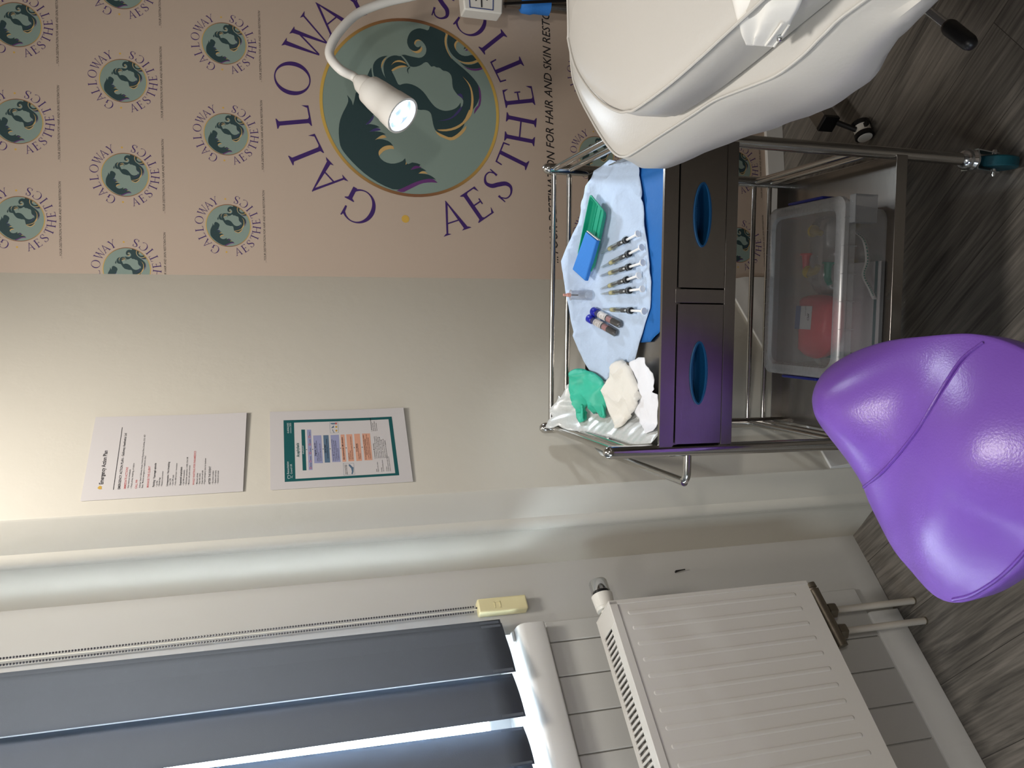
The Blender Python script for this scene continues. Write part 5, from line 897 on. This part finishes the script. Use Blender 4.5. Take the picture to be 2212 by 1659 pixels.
mb = MB(); mb.tube(spline(nk, 6), 0.0112, 18); build('gooseneck', mb, M['lampwhite'], lp, smooth=60)
def lq(x, y, dy=2.15): r = I(x, y); return CAM+r*(dy/r.y)
f = [lq(997, -42), lq(1003, 20), lq(1085, 30), lq(1088, -32)]; mb = MB(); mb.hexa([q+Vector((0, 0.05, 0)) for q in f]+f); hb = build('control_box', mb, M['wplastic'], lp, bevel=0.004)
def fb2(s, t, o=-0.0015): return f[0].lerp(f[1], s).lerp(f[3].lerp(f[2], s), t)+Vector((0, o, 0))
mb = MB()
for (s0, t0, s1, t1) in ((0.30, 0.14, 0.92, 0.16), (0.30, 0.74, 0.92, 0.76), (0.90, 0.14, 0.92, 0.76)): mb.hexa([fb2(s0, t0, 0.001), fb2(s1, t0, 0.001), fb2(s1, t1, 0.001), fb2(s0, t1, 0.001), fb2(s0, t0), fb2(s1, t0), fb2(s1, t1), fb2(s0, t1)], 0)
for (s0, t0, s1, t1) in ((0.45, 0.44, 0.86, 0.47), (0.40, 0.30, 0.66, 0.33), (0.40, 0.58, 0.60, 0.61)): mb.hexa([fb2(s0, t0, 0.001), fb2(s1, t0, 0.001), fb2(s1, t1, 0.001), fb2(s0, t1, 0.001), fb2(s0, t0), fb2(s1, t0), fb2(s1, t1), fb2(s0, t1)], 1)
build('label', mb, [M['inknavy'], M['ink']], hb, smooth=0)
pt_ = lq(1100, 4, 2.195); PL2 = Vector((pt_.x, 2.195, 0))
mb = MB(); mb.tube([(pt_.x, 2.195, 0.10), (pt_.x, 2.195, pt_.z+0.01)], 0.0165, 20); build('pole', mb, M['brushed'], lp)
z0, z1 = lq(1188, 14, 2.19).z, lq(1125, 14, 2.19).z; mb = MB(); mb.lathe((pt_.x, 2.195, z0), (pt_.x, 2.195, 9), [(0, 0.019), (0.002, 0.0255), (0.045, 0.0245), (0.055, 0.028), (0.080, 0.026), (z1-z0, 0.020)], 24); build('clamp_sleeve', mb, M['block'], lp, smooth=50)
mb = MB(); mb.tube(spline([lq(1088, 8, 2.145), lq(1120, 6, 2.15), lq(1160, 4, 2.155), lq(1200, 2, 2.16), lq(1240, 0, 2.165)], 5), 0.0040, 10); build('cable', mb, M['black'], lp)
E0 = Vector((0.672, 1.873, 0.104)); PF = Vector((pt_.x, 2.195-0.02, 0.104))
def bar(p, q, w_, h_, mm, nm, par, **kw):
    d = (q-p).normalized(); n_ = Vector((-d.y, d.x, 0))*w_; m_ = MB(); m_.hexa([p-n_-UP*h_, p+n_-UP*h_, q+n_-UP*h_, q-n_-UP*h_, p-n_+UP*h_, p+n_+UP*h_, q+n_+UP*h_, q-n_+UP*h_]); return build(nm, m_, M[mm], par, **kw)
for tip in (E0, Vector((1.42, 1.90, 0.104))):
    ft = bar(PF, tip, 0.022, 0.022, 'brushed', 'foot_bar', lp, bevel=0.003); d = (tip-PF).normalized(); bar(tip-d*0.006, tip+d*0.006, 0.0225, 0.0225, 'black', 'end_cap', ft, bevel=0.002)
    sd = 1 if tip is E0 else -1
    a_ = Vector((0.92*sd, 0.38, 0)).normalized(); c = Vector((tip.x-0.024*sd, tip.y-0.036, 0.0255)); mb = MB()
    for s in (-0.024, 0.010): mb.lathe(c+a_*s, c+a_*(s+1), [(0, 0.004), (0, 0.020), (0.002, 0.0245), (0.012, 0.0245), (0.014, 0.020), (0.014, 0.004)], 26)
    cs_ = build('caster', mb, M['black'], ft, smooth=40)
    mb = MB(); mb.lathe(c-a_*0.010, c, [(0, 0.003), (0, 0.0215), (0.020, 0.0215), (0.020, 0.003)], 24); mb.lathe(c+a_*0.024, c+a_*2, [(0, 0.019), (0.0015, 0.0185), (0.0018, 0.0)], 24); mb.lathe(c-a_*0.0258, c-a_*0.02, [(0, 0.0), (0.0003, 0.0185), (0.0018, 0.019)], 24); build('caster_hub', mb, M['wplastic'], ft, smooth=40)
    mb = MB(); t_ = Vector((a_.y, -a_.x, 0)); mb.hexa([c+a_*u+t_*v+UP*w_ for w_ in (0.004, 0.010) for u, v in ((-0.006, 0.016), (0.006, 0.016), (0.006, 0.032), (-0.006, 0.032))]); mb.tube([c+UP*0.02, Vector((tip.x, tip.y-0.012, 0.086))], 0.007, 10); build('brake', mb, M['black'], ft)
mb = MB(); mb.box((PF.x-0.03, PF.y-0.03, 0.08), (PF.x+0.03, PF.y+0.04, 0.13)); build('foot_hub', mb, M['brushed'], lp, bevel=0.003)
sp_ = lamp('lamp_beam', 'SPOT', LENS+ax*0.006, AIM, 10.5, (0.86, 0.93, 1.0), spot_size=math.radians(80), spot_blend=0.55, shadow_soft_size=0.03)
